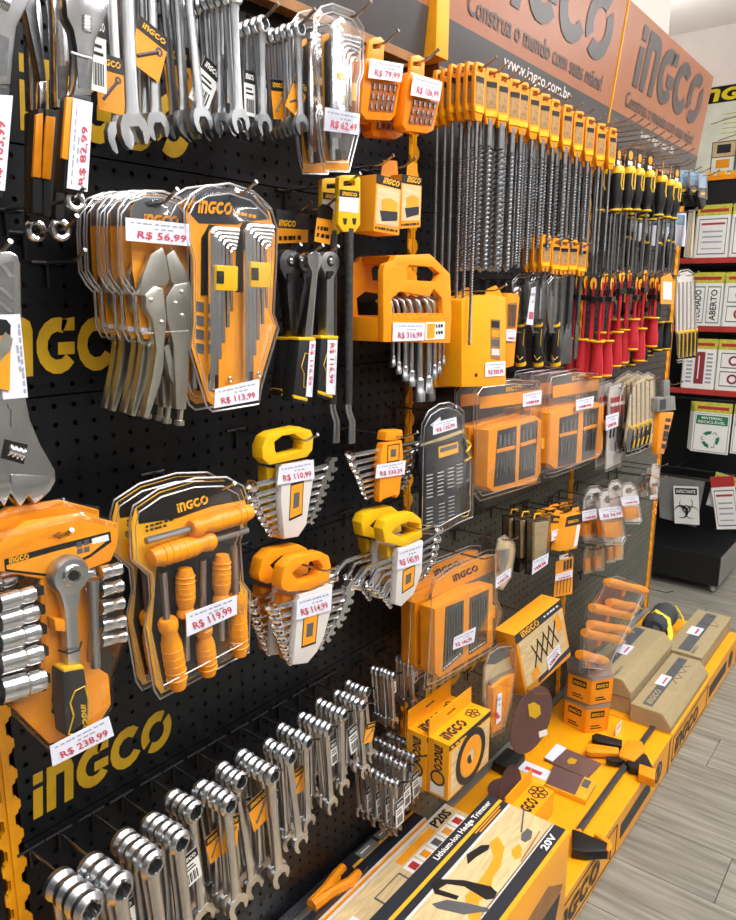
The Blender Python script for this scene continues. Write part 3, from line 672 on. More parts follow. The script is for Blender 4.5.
for gx, gy in ((0, 0), (128, -12)):
    it.poly('dark_window', 'black', [(80 + gx, 30 + gy), (108 + gx, -20 + gy), (205 + gx, -8 + gy), (205 + gx, 60 + gy), (142 + gx, 70 + gy), (142 + gx, 600 + gy * 2), (112 + gx, 590 + gy * 2), (105 + gx, 240 + gy), (78 + gx, 240 + gy)], 0.0002, .0012)
    for i in range(6):
        x = 116 + gx + i * 14; top = -2 + gy + i * 14; end = 590 - i * 58 + gy
        it.tube('hex_key', 'chrome', [(214 + gx - i * 2, top + 6, .010), (x + 16, top, .010), (x + 4, top + 5, .010), (x, top + 18, .010), (x + (4 if i > 3 else 0), end, .010)], .0042 - i * .00042, n=6)
    it.poly('key_holder', 'yellow', [(136 + gx, 128 + gy), (214 + gx, 134 + gy), (212 + gx, 224 + gy), (134 + gx, 222 + gy)], .004, .016, bevel=.001)
    it.poly('holder_mark', 'black', [(136 + gx, 150 + gy), (162 + gx, 152 + gy), (162 + gx, 198 + gy), (136 + gx, 196 + gy)], .016, .0166)
torus(it, 'rivet_ring', 'chrome', 185, 550, .003, .0012, .004); torus(it, 'rivet_ring', 'chrome', 290, 530, .003, .0012, .004)
it.tag('R$ 113,99', [(130, 586), (292, 548), (290, 626), (126, 656)], .024)
it.hook(190, -128, 'wire hook carrying the R$ 113,99 hex key sets', .045)
it.copy('rear hex key set, mostly hidden behind the R$ 113,99 set', -.004, -.03, 0)
# ratchets
def vtag_pts(x0, y0, x1, y1, w0): return [(x0, y0), (x0 + w0, y0), (x1 + w0, y1), (x1, y1)]
GR = 'ratchet handles in a row'
def ratchet(label, hx, hy, hr, bx, by, grip, d, side=False, tag=None, mt='steel'):
    it = Item('ratchet_handle', label, 'ratchet', fF, (grip[2][0], grip[2][1]), d, GR)
    nb = [(bx - 14, by), (hx - hr * .35, hy + hr * 2.0), (hx - hr * .95, hy + hr * .7), (hx - hr, hy)]
    nb += [(hx + hr * math.cos(a), hy - hr * math.sin(a)) for a in [math.pi * (1 - i / 8) for i in range(1, 8)]]
    nb += [(hx + hr, hy), (hx + hr * .95, hy + hr * .7), (hx + hr * .4, hy + hr * 2.0), (bx + 14, by)]
    it.poly('head', mt, nb, -.009, .009, bevel=.0025)
    if not side:
        c = it.P3(hx, hy + 2, .009); it.add('dial', 'black', MB().ring(c, (0, 1, 0), .0085, .005, .003, 16)); it.add('drive_button', 'chrome', MB().lathe([(.005, -.001), (.005, .003), (.003, .005), (0, .005)], c, (0, 1, 0), 12))
        it.poly('reverse_lever', 'black', [(hx - 10, hy + hr * 1.2), (hx + 8, hy + hr * 1.15), (hx + 14, hy + hr * 1.35), (hx - 2, hy + hr * 2.1), (hx - 12, hy + hr * 2.1)], .009, .012)
    else:
        c = it.P3(hx + hr, hy, 0); it.add('drive_square', 'chrome', MB().box(c[0] - .002, c[0] + .009, -.006, .006, c[2] - .006, c[2] + .006), bevel=.0008)
    it.poly('grip', 'rubber', grip, -.013, .013, bevel=.004)
    gx0, gx1 = grip[0][0], grip[1][0]
    it.poly('collar', 'yellow', [(gx0 - 2, by - 4), (gx1 + 2, by - 2), (gx1 + 2, by + 10), (gx0 - 2, by + 8)], -.0135, .0135, bevel=.002)
    g2 = grip[2]; g3 = grip[3]
    it.poly('end_band', 'yellow', [(g3[0] + 3, g3[1] - 26), (g2[0] - 2, g2[1] - 22), (g2[0] - 4, g2[1] - 8), (g3[0] + 4, g3[1] - 12)], -.0135, .0135, bevel=.002)
    mx = (gx0 + gx1) / 2
    it.tube('grip_outline', 'yellow', [(mx - 8, by + 55), (mx - 22, by + 105), (mx - 12, by + 130), (mx - 14, by + 180), (mx + 16, by + 188), (mx + 16, by + 60)], .0008, .0132, n=4, closed=True)
    if tag: it.tag(tag[0], tag[1], .0145, 'down')
    it.hook(hx, hy - hr * .6, 'wire hook beside the ' + label[:40], .02)
    return it
ratchet('dark ratchet handle seen from the front, left of three', 408, 112, 40, 425, 398, [(398, 402), (476, 402), (474, 640), (374, 610)], .10, mt='dark_steel')
ratchet('side turned ratchet handle, middle of three', 497, 105, 26, 473, 398, [(440, 404), (498, 404), (474, 640), (415, 632)], .125, True, ('R$ 116,99', [(478, 408), (500, 408), (486, 615), (464, 612)]), 'chrome')
ratchet('ratchet handle with white tag reading R$ 116,99', 554, 112, 33, 553, 392, [(520, 398), (582, 398), (566, 628), (505, 615)], .125, False, ('R$ 116,99', [(544, 404), (580, 404), (571, 606), (538, 604)]), 'satin')
# chisels on yellow hangers
GC = 'two chisels on yellow hangers'
it = Item('flat_chisel', 'front flat chisel on a yellow hanger card', 'chisel', fF, (625, 785), .14, GC)
hg = [(585, -195), (600, -202), (652, -202), (664, -190), (664, -20), (645, 8), (600, 6), (583, -20)]
cd = it.poly('hanger', 'yellow', hg, -.004, .004, holes=[[(602, -180), (645, -182), (645, -164), (602, -162)]], bevel=.001)
it.poly('label', 'paper', [(588, -148), (660, -140), (656, -62), (586, -70)], .004, .0046, parent=cd); it.poly('label_header', 'black', [(588, -150), (660, -142), (660, -118), (588, -124)], .0046, .005, parent=cd)
it.text('word_mark', 'print_yellow', '', (596, -128), (650, -122), 14, .0056, cd, logo=True)
for sx in (600, 634): it.poly('slot', 'black', [(sx, -44), (sx + 16, -42), (sx + 12, -20), (sx + 4, -20)], .004, .0046, parent=cd)
it.tube('shank', 'dark_steel', [(622, -5), (618, 640)], .0072, 0, n=10)
it.tube('chisel_tip', 'steel', [(618, 630), (622, 668), (634, 705), (632, 785)], [.0072, .0068, .0075, .0085], 0, n=8, flat=.45)
it.hook(624, -172, 'wire hook carrying the two flat chisels', .02)
it.copy('rear flat chisel, left of the front chisel', -.004, -.03, -.002)
# small boxed set and printed card between hex keys and chisels
it = Item('boxed_bit_set', 'small black and orange box behind the ratchets', 'box', fB, (415, 892), .07)
it.poly('carton', 'navy', [(356, 768), (476, 790), (470, 892), (356, 896)], -.035, 0, bevel=.0008)
it.poly('printed_panel', 'orange_card', [(356, 838), (472, 846), (470, 892), (356, 896)], 0, .0008); it.text('word_mark', 'print_yellow', '', (362, 832), (425, 836), 24, .0014, logo=True)
it.lines('fine_print', [((365, 885), (450, 882), 5)], 16, .0014, None, 'black'); it.hook(430, 780, 'wire hook carrying the small black and orange box', .03)
it = Item('product_card', 'small orange hang card with black top beside the chisels', 'card', fB, (530, 890), .12)
cd = it.poly('card', 'orange_card', [(505, 800), (560, 808), (552, 900), (495, 888)], -.001, 0); it.poly('card_header', 'black', [(510, 765), (525, 750), (550, 755), (565, 772), (560, 810), (505, 800)], -.001, 0.0005)
it.lines('fine_print', [((502, 870), (550, 880), 3), ((505, 845), (550, 852), 4)], 14, .0006, cd, 'black'); it.hook(538, 765, 'wire hook carrying the small orange hang card', .02)
# clear hex key clamshell, top
it = Item('hex_key_clamshell', 'tall clear clamshell of hex keys tagged R$ 62,49', 'hex keys', fB, (580, 635), .16)
out = [(495, 60), (520, 25), (560, 14), (640, 45), (675, 100), (674, 265), (660, 305), (655, 440), (660, 480), (622, 632), (530, 630), (515, 560), (500, 420), (510, 395), (500, 250), (490, 220)]
blister(it, out, .026); blister(it, inset(out, .86), .03, name='inner_tray', flange=False)
cd = it.poly('backing_card', 'orange_card', [(522, 130), (548, 120), (600, 590), (600, 618), (535, 612)], -.001, .0005)
it.poly('card_foot', 'orange_card', [(536, 585), (625, 590), (620, 628), (532, 624)], .0, .001); it.poly('card_panel', 'print_yellow', [(600, 300), (650, 305), (648, 370), (600, 370)], .002, .003)
it.poly('key_tray', 'black', [(545, 150), (580, 120), (590, 260), (586, 400), (600, 590), (566, 590), (548, 480)], .002, .010, bevel=.002)
for i in range(6):
    x = 566 + i * 12; top = 128 + i * 16
    it.tube('hex_key', 'chrome', [(662 - i * 3, top + 20, .014), (x + 22, top + 3, .014), (x + 6, top + 10, .014), (x, top + 28, .014), (x - (4 if i < 3 else 0), 590 - i * 40, .014)], .0044 - i * .0004, n=6)
for yy in (264, 336): it.poly('yellow_band', 'yellow', [(580, yy), (608, yy + 4), (608, yy + 34), (580, yy + 30)], .010, .018, bevel=.0008)
it.tag('R$ 62,49', [(535, 394), (663, 420), (656, 496), (530, 480)], .030)
it.hook(598, 72, 'wire hook carrying the tall clear clamshell', .05)
it.copy('second clear hex key clamshell, behind the R$ 62,49 one', -.002, -.04, 0)
# orange bit cases
GB = 'orange bit cases on two hooks'
def bit_case(label, body, tab, hole, win, tag, price, d):
    it = Item('bit_case', label, 'bit case', fC, (body[-2][0], body[-2][1]), d, GB)
    it.poly('case', 'amber', body, -.016, .006, bevel=.003); it.poly('hang_tab', 'orange', tab, -.004, .002, holes=[hole], bevel=.0008)
    w = it.poly('window', 'amber_dark', win, .006, .0068)
    TL, TR, BR, BL = [Vector(p) for p in win]
    for v in range(3):
        for u in range(5):
            a = (TL * (1 - (u + .5) / 5) + TR * (u + .5) / 5); b = (BL * (1 - (u + .5) / 5) + BR * (u + .5) / 5); p = a + (b - a) * (.08 + v * .33); q = a + (b - a) * (.26 + v * .33)
            it.tube('bit', 'dark_steel', [tuple(p), tuple(q)], .0018, .0085, n=6, parent=w)
    it.text('word_mark', 'navy', '', (win[3][0] + 40, win[3][1] - 28), (win[2][0] - 6, win[2][1] - 26), 15, .0128, logo=True)
    it.tag(price, tag, .0135)
    it.hook((hole[0][0] + hole[2][0]) / 2, hole[0][1] + 4, 'wire hook through the tab of the ' + ('left' if '79' in label else 'right') + ' orange bit case', .04)
    return it
c1 = bit_case('left orange bit case tagged R$ 79,99', [(102, 212), (225, 232), (234, 250), (205, 425), (188, 445), (98, 440), (76, 415), (92, 230)], [(100, 215), (108, 152), (125, 138), (150, 135), (165, 152), (160, 225)], [(120, 162), (150, 160), (150, 178), (122, 180)], [(118, 300), (214, 312), (196, 415), (104, 408)], [(112, 214), (234, 236), (226, 302), (104, 286)], 'R$ 79,99', .15)
c1.copy('orange bit case hidden behind the R$ 79,99 case', -.002, -.045, 0)
c2 = bit_case('right orange bit case before the yellow upright, tagged R$ 106,99', [(262, 262), (372, 296), (380, 315), (346, 480), (322, 492), (245, 482), (232, 460), (250, 290)], [(258, 272), (264, 208), (290, 202), (312, 215), (310, 290)], [(270, 226), (300, 228), (300, 244), (270, 242)], [(268, 362), (360, 378), (338, 465), (250, 455)], [(272, 272), (376, 302), (366, 372), (260, 350)], 'R$ 106,99', .16)
c2.copy('orange bit case half hidden behind the R$ 106,99 case', -.012, -.055, -.004)
# laser level boxes
for lab, f, tab, dd in (('left printed box with a small machine picture under the bit cases', [(136, 640), (226, 665), (218, 866), (124, 850)], [(150, 645), (160, 588), (210, 592), (215, 660)], .135), ('right printed box beside the yellow upright', [(228, 640), (302, 655), (296, 836), (222, 842)], [(160 + 85, 645), (165 + 85, 595), (200 + 85, 600), (200 + 85, 655)], .11)):
    it = Item('boxed_tool', lab, 'box', fC, (f[3][0] + 40, f[3][1]), dd, 'printed tool boxes')
    it.poly('carton', 'orange_card', f, -.05, 0, bevel=.0006); it.poly('hang_tab', 'orange_card', tab, -.05, -.049)
    a, b, c, e = [Vector(p) for p in f]
    def bl(u, v, a=a, b=b, c=c, e=e): return tuple((a * (1 - u) + b * u) * (1 - v) + (e * (1 - u) + c * u) * v)
    it.poly('printed_header', 'black', [bl(0, 0), bl(1, 0), bl(1, .16), bl(0, .16)], 0, .0005); it.text('word_mark', 'print_yellow', '', bl(.25, .13), bl(.9, .13), 22, .001, logo=True)
    it.poly('printed_picture', 'wood_print', [bl(.05, .18), bl(.95, .18), bl(.95, .86), bl(.05, .86)], 0, .0006)
    it.poly('printed_machine', 'orange_card', [bl(.25, .42), bl(.6, .36), bl(.88, .42), bl(.88, .62), bl(.3, .66)], .0006, .001); it.poly('printed_machine_base', 'navy', [bl(.2, .62), bl(.9, .58), bl(.9, .74), bl(.3, .8)], .0006, .0011)
    it.lines('printed_stripe', [(bl(.05, .95), bl(.95, .95), 8)], 8, .0008, None, 'black')
    it.hook(tab[1][0] + 26, tab[1][1] + 14, 'wire hook carrying the ' + lab[:30], .0, o=-.0)
# L socket wrench rack
it = Item('socket_wrench_rack', 'orange rack of L shaped socket wrenches tagged R$ 316,99', 'wrench set', fG, (280, 415), .145)
fr_ = [(160, 412), (160, 150), (166, 126), (196, 114), (205, 94), (330, 88), (345, 100), (406, 162), (411, 320), (406, 416)]
hl = [[(245, 140), (256, 128), (340, 136), (368, 160), (354, 190), (248, 184)], [(194, 316), (190, 252), (222, 226), (330, 246), (346, 216), (376, 252), (380, 318)]]
it.poly('front_frame', 'orange', fr_, -.012, 0, holes=hl, bevel=.0015)
bk = [(x, y) for x, y in fr_]
m = MB().prism([it.P(*p, 0) for p in fr_], -.085, -.075, [[it.P(*p, 0) for p in h] for h in hl]); it.add('rear_frame', 'orange', m, bevel=.0015)
m = MB().prism([it.P(*p, 0) for p in [(160, 322), (411, 322), (406, 416), (160, 412)]], -.075, -.012); it.add('tray', 'orange', m, bevel=.0015)
m = MB().prism([it.P(*p, 0) for p in [(205, 94), (330, 88), (345, 100), (340, 134), (256, 128), (215, 120)]], -.075, -.012); it.add('carry_handle', 'orange', m, bevel=.0015)
for i in range(9): it.poly('notch', 'orange', [(190 + i * 24, 326), (198 + i * 24, 306), (206 + i * 24, 306), (208 + i * 24, 326)], -.012, .001)
ws = [(195, 500, 8), (215, 530, 10), (238, 555, 12), (262, 575, 13), (291, 630, 19), (323, 600, 14), (346, 546, 11), (364, 526, 9), (380, 495, 7)]
for x, yb, r in ws:
    k = r * .00058
    it.tube('socket_wrench', 'satin', [(x - 60, 262, -.045), (x - 28, 250, -.022), (x - 8, 262, -.014), (x, 292, -.012), (x, 420, -.012), (x, yb - 4.6 * r, -.012), (x, yb - 4.2 * r, -.012), (x, yb - 2.2 * r, -.012), (x, yb - 1.9 * r, -.012), (x, yb, -.012)], [k * .55] * 5 + [k * .55, k * .85, k * .85, k * 1.05, k * 1.05], n=10)
for x, yb, r in [(190, 505, 9), (216, 525, 10), (245, 555, 12), (280, 565, 14), (330, 628, 20)]:
    k = r * .00058
    it.tube('socket_wrench', 'steel', [(x - 50, 270, -.10), (x - 20, 262, -.07), (x, 292, -.062), (x, 420, -.062), (x, yb - 4.4 * r, -.062), (x, yb - 4 * r, -.062), (x, yb - 2.2 * r, -.062), (x, yb - 1.9 * r, -.062), (x, yb, -.062)], [k * .55] * 4 + [k * .55, k * .85, k * .85, k * 1.05, k * 1.05], n=10)
it.tag('R$ 316,99', [(196, 340), (312, 342), (310, 406), (194, 410)], .003)
cd = it.poly('product_label', 'white', [(316, 340), (386, 338), (384, 400), (314, 405)], .0005, .0015); it.poly('printed_panel', 'orange_card', [(322, 345), (350, 344), (348, 398), (320, 400)], .0015, .002, parent=cd); it.lines('fine_print', [((354, 360), (380, 358), 3), ((354, 385), (380, 382), 3)], 12, .0022, cd, 'black')
it.hook(300, 132, 'wire hook through the handle of the R$ 316,99 rack', .02, o=-.03)
# wrench sets in holders
def spanner(it, a, b, r, o, mt='chrome', bent=None):
    m = MB()
    if bent:
        pts = [it.P3(*p, o) for p in bent]; m.tube(pts, r * .55, 6, .8); A = Vector(pts[0]); B = Vector(pts[-1])
        for e, q in ((A, Vector(pts[1])), (B, Vector(pts[-2]))): m.ring(e, (0, .55, .83), r * 1.35, r * .8, r * 1.1, 10)
    else:
        A = Vector(it.P3(*a, o)); B = Vector(it.P3(*b, o)); u = (B - A).normalized()
        m.tube([A + u * r, B - u * r], r * .62, 6, .7); m.ring(A, (0, .5, .87), r * 1.45, r * .7, r * 1.25, 12)
        n = Vector((-u[2], 0, u[0]))
        pl = [B - u * r * 1.6 + n * r * .7, B - u * r * .6 + n * r * 1.6, B + u * r * .9 + n * r * 1.4, B + u * r * 1.0 + n * r * .7, B + n * r * .55, B - n * r * .55, B + u * r * 1.0 - n * r * .7, B + u * r * .9 - n * r * 1.4, B - u * r * .6 - n * r * 1.6, B - u * r * 1.6 - n * r * .7]
        m.prism([(p[0], p[2]) for p in pl], o - r * .6, o + r * .6)
    return it.add('spanner', mt, m)
def wrench_set(label, fr, d, mt, handle, hole, spine, rear, lab, Lp, Rp, price, tag, spine_mt='sign_white', bent=None, r0=.0075, hookat=None, anchor=None):
    it = Item('wrench_set', label, 'wrench set', fr, anchor or spine[-1], d, 'wrench sets in coloured holders')
    r0 *= 1.3
    if hole: it.poly('handle', mt, handle, -.014, .008, holes=[inset(hole, 1.22)], bevel=.002)
    else: it.poly('handle', mt, handle, -.014, .006, bevel=.003)
    it.poly('rear_body', mt, rear, -.028, -.008, bevel=.002)
    it.poly('spine', spine_mt, spine, -.006, .008, bevel=.002)
    lb = it.poly('product_label', 'black', lab, .008, .0086); it.poly('label_panel', 'orange_card', inset(lab, .88), .0086, .009, parent=lb)
    it.poly('printed_picture', 'grey_print', inset(lab, .42), .009, .0094, parent=lb)
    n = len(Lp)
    for i in range(n):
        r = r0 * (1 - .55 * i / n)
        if bent: spanner(it, None, None, r, -.004, 'chrome', bent[i])
        else: spanner(it, Lp[i], Rp[i], r, -.002)
    it.tag(price, tag, .0105)
    hx, hy = hookat; it.hook(hx, hy, 'wire hook holding the ' + label.split(' tagged')[0], .05)
    return it
wrench_set('yellow handled wrench set tagged R$ 110,99', fJ, .13, 'yellow', [(303, 100), (318, 62), (345, 45), (440, 25), (482, 38), (491, 62), (488, 110), (468, 136), (330, 166), (305, 142)], [(356, 82), (380, 64), (415, 58), (446, 76), (440, 106), (366, 126), (358, 106)],
           [(375, 165), (490, 148), (492, 215), (478, 300), (466, 385), (436, 430), (385, 438), (372, 300)], [(318, 172), (372, 182), (385, 300), (388, 440), (348, 432), (326, 300)], [(408, 236), (456, 222), (450, 350), (402, 372)],
           [(262, 243), (262, 282), (272, 306), (284, 332), (297, 357), (308, 380), (322, 403), (332, 420)], [(560, 163), (548, 197), (533, 228), (524, 258), (514, 287), (506, 316), (494, 343), (484, 369)], 'R$ 110,99', [(366, 172), (492, 146), (495, 216), (358, 240)], hookat=(415, 70), r0=.0062)
w2 = wrench_set('front orange handled wrench set tagged R$ 114,99', fJ, .165, 'orange', [(372, 600), (386, 542), (420, 507), (520, 486), (548, 500), (557, 540), (550, 592), (480, 626), (400, 634), (376, 622)], [(425, 562), (460, 532), (500, 520), (520, 545), (500, 575), (448, 590)],
           [(440, 645), (562, 605), (556, 700), (530, 800), (506, 852), (470, 895), (415, 902), (425, 800), (432, 720)], [(378, 645), (440, 650), (440, 860), (400, 890), (385, 800)], [(456, 722), (511, 706), (500, 822), (447, 840)],
           [(340, 692), (350, 725), (358, 757), (364, 787), (374, 814), (382, 842), (392, 868), (404, 890)], [(622, 620), (622, 650), (610, 682), (598, 713), (584, 742), (560, 771), (545, 799), (520, 830)], 'R$ 114,99', [(432, 662), (560, 624), (556, 700), (428, 738)], hookat=(480, 540), r0=.0066)
w2.copy('rear orange handled wrench set, left of the R$ 114,99 set', -.004, -.042, .004)
wrench_set('orange flat holder wrench set tagged R$ 330,39', fK, .12, 'orange', [(166, 76), (172, 44), (184, 38), (230, 36), (233, 66), (204, 76)], None,
           [(160, 86), (228, 74), (234, 130), (228, 200), (220, 272), (208, 288), (205, 275), (160, 292), (150, 304), (145, 290), (148, 220), (150, 130)], [(165, 95), (222, 85), (215, 265), (155, 280)], [(176, 92), (220, 86), (218, 150), (174, 158)],
           [(35, 132), (43, 160), (54, 184), (66, 208), (72, 228), (78, 248), (84, 268), (96, 285)], [(300, 80), (290, 106), (272, 131), (270, 157), (262, 182), (252, 205), (245, 226), (232, 248)], 'R$ 330,39', [(136, 166), (242, 148), (238, 200), (131, 216)], 'orange', hookat=(200, 58), r0=.0058)
bl_ = [[(52, 604), (98, 548), (215, 500), (345, 432), (362, 402)], [(105, 608), (132, 556), (215, 522), (338, 462), (355, 436)], [(128, 622), (158, 574), (215, 546), (333, 490), (349, 465)], [(148, 640), (172, 594), (215, 570), (328, 516), (345, 492)], [(164, 656), (186, 616), (215, 596), (322, 540), (340, 518)], [(174, 672), (192, 640), (215, 620), (312, 564), (328, 545)], [(182, 684), (198, 660), (215, 644), (302, 588), (316, 570)]]
w4 = wrench_set('front yellow handled ring spanner set tagged R$ 145,99', fK, .155, 'yellow', [(158, 402), (170, 372), (200, 354), (270, 340), (300, 364), (304, 432), (240, 468), (166, 452)], [(200, 412), (216, 395), (252, 380), (286, 386), (284, 412), (238, 432)],
           [(215, 472), (306, 442), (302, 560), (272, 640), (226, 686), (204, 680), (212, 560)], [(172, 460), (220, 475), (225, 560), (205, 560), (175, 500)], [(232, 555), (278, 530), (272, 610), (228, 640)],
           bl_, bl_, 'R$ 145,99', [(215, 482), (306, 448), (300, 526), (210, 552)], bent=bl_, hookat=(252, 392), r0=.0066)
w4.copy('rear yellow handled ring spanner set, left of the R$ 145,99 set', -.004, -.045, .004)
# socket and ratchet set in a bag
GS = 'socket sets in clear bags'
it = Item('socket_set', 'front orange ratchet and socket set tagged R$ 238,99', 'socket set', fI, (190, 1060), .155, GS)
bd = [(-95, 330), (0, 318), (100, 228), (300, 198), (436, 232), (434, 312), (408, 372), (330, 402), (318, 470), (330, 600), (318, 740), (400, 790), (410, 900), (345, 1000), (185, 1046), (100, 965), (40, 905), (110, 860), (165, 800), (165, 440), (0, 410), (-95, 390)]
b0 = it.poly('backing_board', 'orange', bd, -.008, 0, holes=[[(175, 292), (215, 266), (262, 276), (235, 294)], [(165 + 30, 830), (225, 850), (232, 960), (190, 930)]], bevel=.0015)
for sx, w in ((150, 26), (330, 40)): it.poly('socket_rail', 'orange', [(sx, 440), (sx + w, 430), (sx + w, 800), (sx, 810)], -.008, -.001, bevel=.001)
lb = it.poly('product_label', 'black', [(16, 366), (190, 318), (406, 263), (410, 302), (332, 358), (180, 428), (20, 410)], 0, .0006); it.poly('label_panel', 'orange_card', [(24, 388), (190, 340), (300, 312), (395, 296), (330, 348), (180, 420), (26, 402)], .0006, .001, parent=lb)
it.text('word_mark', 'print_yellow', '', (34, 382), (108, 362), 20, .0014, lb, logo=True)
it.poly('barcode', 'white', [(338, 290), (398, 274), (402, 296), (340, 310)], .0008, .0012, parent=lb)
for q in ((282, 304), (308, 296), (284, 328), (310, 322)): it.poly('printed_icon', 'grey_print', [(q[0], q[1]), (q[0] + 20, q[1] - 5), (q[0] + 20, q[1] + 14), (q[0], q[1] + 19)], .001, .0014, parent=lb)
hc = it.P3(255, 425, .012)
it.add('ratchet_head', 'satin', MB().lathe([(0, -.012), (.020, -.012), (.0225, -.009), (.0225, .002), (.020, .006), (.014, .007), (0, .007)], hc, (0, 1, 0), 20))
it.add('dial', 'chrome', MB().ring((hc[0], hc[1] + .008, hc[2] + .002), (0, 1, 0), .013, .008, .005, 10)); it.add('drive_button', 'black', MB().lathe([(.006, 0), (.006, .003), (0, .004)], (hc[0], hc[1] + .007, hc[2] + .002), (0, 1, 0), 12))
it.poly('ratchet_neck', 'satin', [(205, 455), (300, 450), (298, 500), (288, 560), (292, 650), (300, 770), (252, 775), (246, 650), (240, 560), (228, 510)], .004, .018, bevel=.003)
it.poly('grip', 'rubber', [(232, 780), (312, 765), (326, 860), (330, 930), (322, 1000), (300, 1018), (246, 1020), (236, 900)], .000, .026, bevel=.005)
it.poly('collar', 'yellow', [(235, 770), (310, 757), (312, 775), (235, 788)], .002, .025, bevel=.002)
it.tube('grip_outline', 'yellow', [(258, 895), (276, 850), (312, 832), (325, 880), (324, 990), (300, 1008), (252, 1010), (272, 940)], .0011, .0265, n=4, closed=True)
it.text('word_mark', 'yellow', '', (296, 900), (306, 1000), 18, .0268, logo=True)
it.tube('cable_tie', 'black', [(215, 700, .004), (250, 712, .022), (290, 700, .022), (300, 670, .004)], .0012)
it.poly('clip', 'orange', [(200, 585), (255, 590), (258, 635), (205, 630)], 0, .016, bevel=.002)
for i, (y, r) in enumerate(((505, 24), (575, 27), (648, 28), (728, 31), (828, 38))):
    a = it.P3(-6, y + 22, .012); b = it.P3(126 + i * 8, y - 16 - i * 2, .012); u = Vector(b) - Vector(a); L = u.length; k = r * .00039
    it.add('socket', 'chrome', MB().lathe([(k * .7, L * .02), (k * 1.05, 0), (k * 1.08, L * .52), (k * .95, L * .56), (k * .92, L * .62), (k * .98, L * .66), (k * .95, L * .96), (k * .8, L), (0, L)], a, u, 16))
    it.poly('socket_peg', 'black', [(128 + i * 8, y - 36), (162 + i * 6, y - 42), (164 + i * 6, y - 8), (130 + i * 8, y - 2)], 0, .016, bevel=.001)
for i, y in enumerate((405, 468, 532, 598, 655)):
    a = it.P3(368, y + 12, .010); b = it.P3(440 + i * 4, y - 6, .010); u = Vector(b) - Vector(a); L = u.length
    it.add('socket', 'chrome', MB().lathe([(.006, 0), (.0085, 0), (.0085, L * .5), (.0075, L * .55), (.008, L), (0, L)], a, u, 12))
    if i % 2: it.poly('socket_peg', 'black', [(352, y - 10), (382, y - 18), (384, y + 16), (354, y + 22)], 0, .014)
it.tube('extension_bar', 'steel', [(340, 440), (345, 560), (352, 762)], [.0075, .0055, .006], .012, n=10)
BAGM = 'film'; bg = blister(it, [(-100, 300), (40, 255), (300, 188), (440, 222), (450, 420), (462, 660), (420, 780), (416, 905), (352, 1030), (190, 1078), (95, 990), (30, 900), (-100, 870)], .028, k=.97, name='bag', flange=False)
it.tag('R$ 238,99', [(184, 1054), (400, 943), (420, 1014), (194, 1128)], .032)
it.hook(220, 282, 'wire hook carrying the R$ 238,99 socket sets', .03)
it.copy('rear socket set, its orange top showing behind the R$ 238,99 set', -.002, -.035, .010)
# screwdriver set blister
GD = 'screwdriver sets in clear packs'
it = Item('screwdriver_set', 'front clear pack of orange handled screwdrivers tagged R$ 119,99', 'screwdriver set', f1, (200, 690), .135, GD)
out = [(129, 522), (133, 506), (158, 489), (195, 478), (226, 477), (243, 486), (248, 500), (246, 526), (240, 541), (243, 582), (250, 592), (249, 652), (206, 675), (160, 699), (154, 690), (144, 628), (150, 598), (148, 575), (131, 560)]
cd = it.poly('backing_card', 'print_yellow', inset(out, .96), -.001, 0)
it.poly('card_header', 'black', [(137, 508), (160, 493), (195, 482), (226, 481), (240, 488), (244, 500), (243, 496), (212, 506), (178, 518), (139, 524)], 0, .0006, parent=cd)
it.text('word_mark', 'print_yellow', '', (178, 513), (209, 503), 9, .0012, cd, logo=True)
it.lines('fine_print', [((146, 528), (174, 520), 6), ((146, 532), (168, 526), 5)], 2, .001, cd, 'black')
it.poly('dark_tray', 'navy', [(160, 545), (240, 525), (240, 655), (165, 690), (152, 630), (156, 580)], 0, .0008, parent=cd)
blister(it, out, .026)
def driver(a, b, r, rod=None, o=.014):
    A = Vector(it.P3(*a, o)); B = Vector(it.P3(*b, o)); u = B - A; L = u.length
    g = MB().lathe([(0, 0), (r * .75, .001), (r * .95, L * .06), (r * .9, L * .14), (r * .72, L * .2), (r * .98, L * .34), (r, L * .6), (r * .92, L * .85), (r * .7, L * .97), (0, L)], A, u, 14)
    s = it.add('screwdriver', 'grip_orange', g)
    for kk in range(5):
        h = L * (.42 + kk * .1); it.add('grip_groove', 'orange', MB().ring(A + u.normalized() * h, u, r * 1.02, r * .9, L * .03, 14), s)
    if rod: it.tube('shaft', 'steel', rod, r * .34, o, n=8, parent=s)
driver((190, 529), (252, 511), 0.0142, [(190, 529), (146, 541)]); driver((213, 540), (149, 559), 0.0148, [(212, 540), (247, 530)]); driver((186, 618), (185, 567), 0.0131, [(186, 616), (187, 660)])
driver((221, 604), (222, 553), 0.0131, [(221, 602), (222, 640)]); driver((167, 618), (179, 690), 0.0142, [(167, 622), (163, 572)]); driver((203, 626), (209, 676), 0.0135, [(203, 630), (203, 560)]); driver((236, 594), (240, 657), 0.0137, [(236, 598), (234, 546)])
it.tag('R$ 119,99', [(186, 614), (237, 595), (237, 614), (187, 637)], .029)
it.hook(212, 487, 'wire hook carrying the R$ 119,99 screwdriver sets', .05)
it.copy('rear screwdriver set, left edge showing behind the R$ 119,99 pack', -.003, -.035, .002)
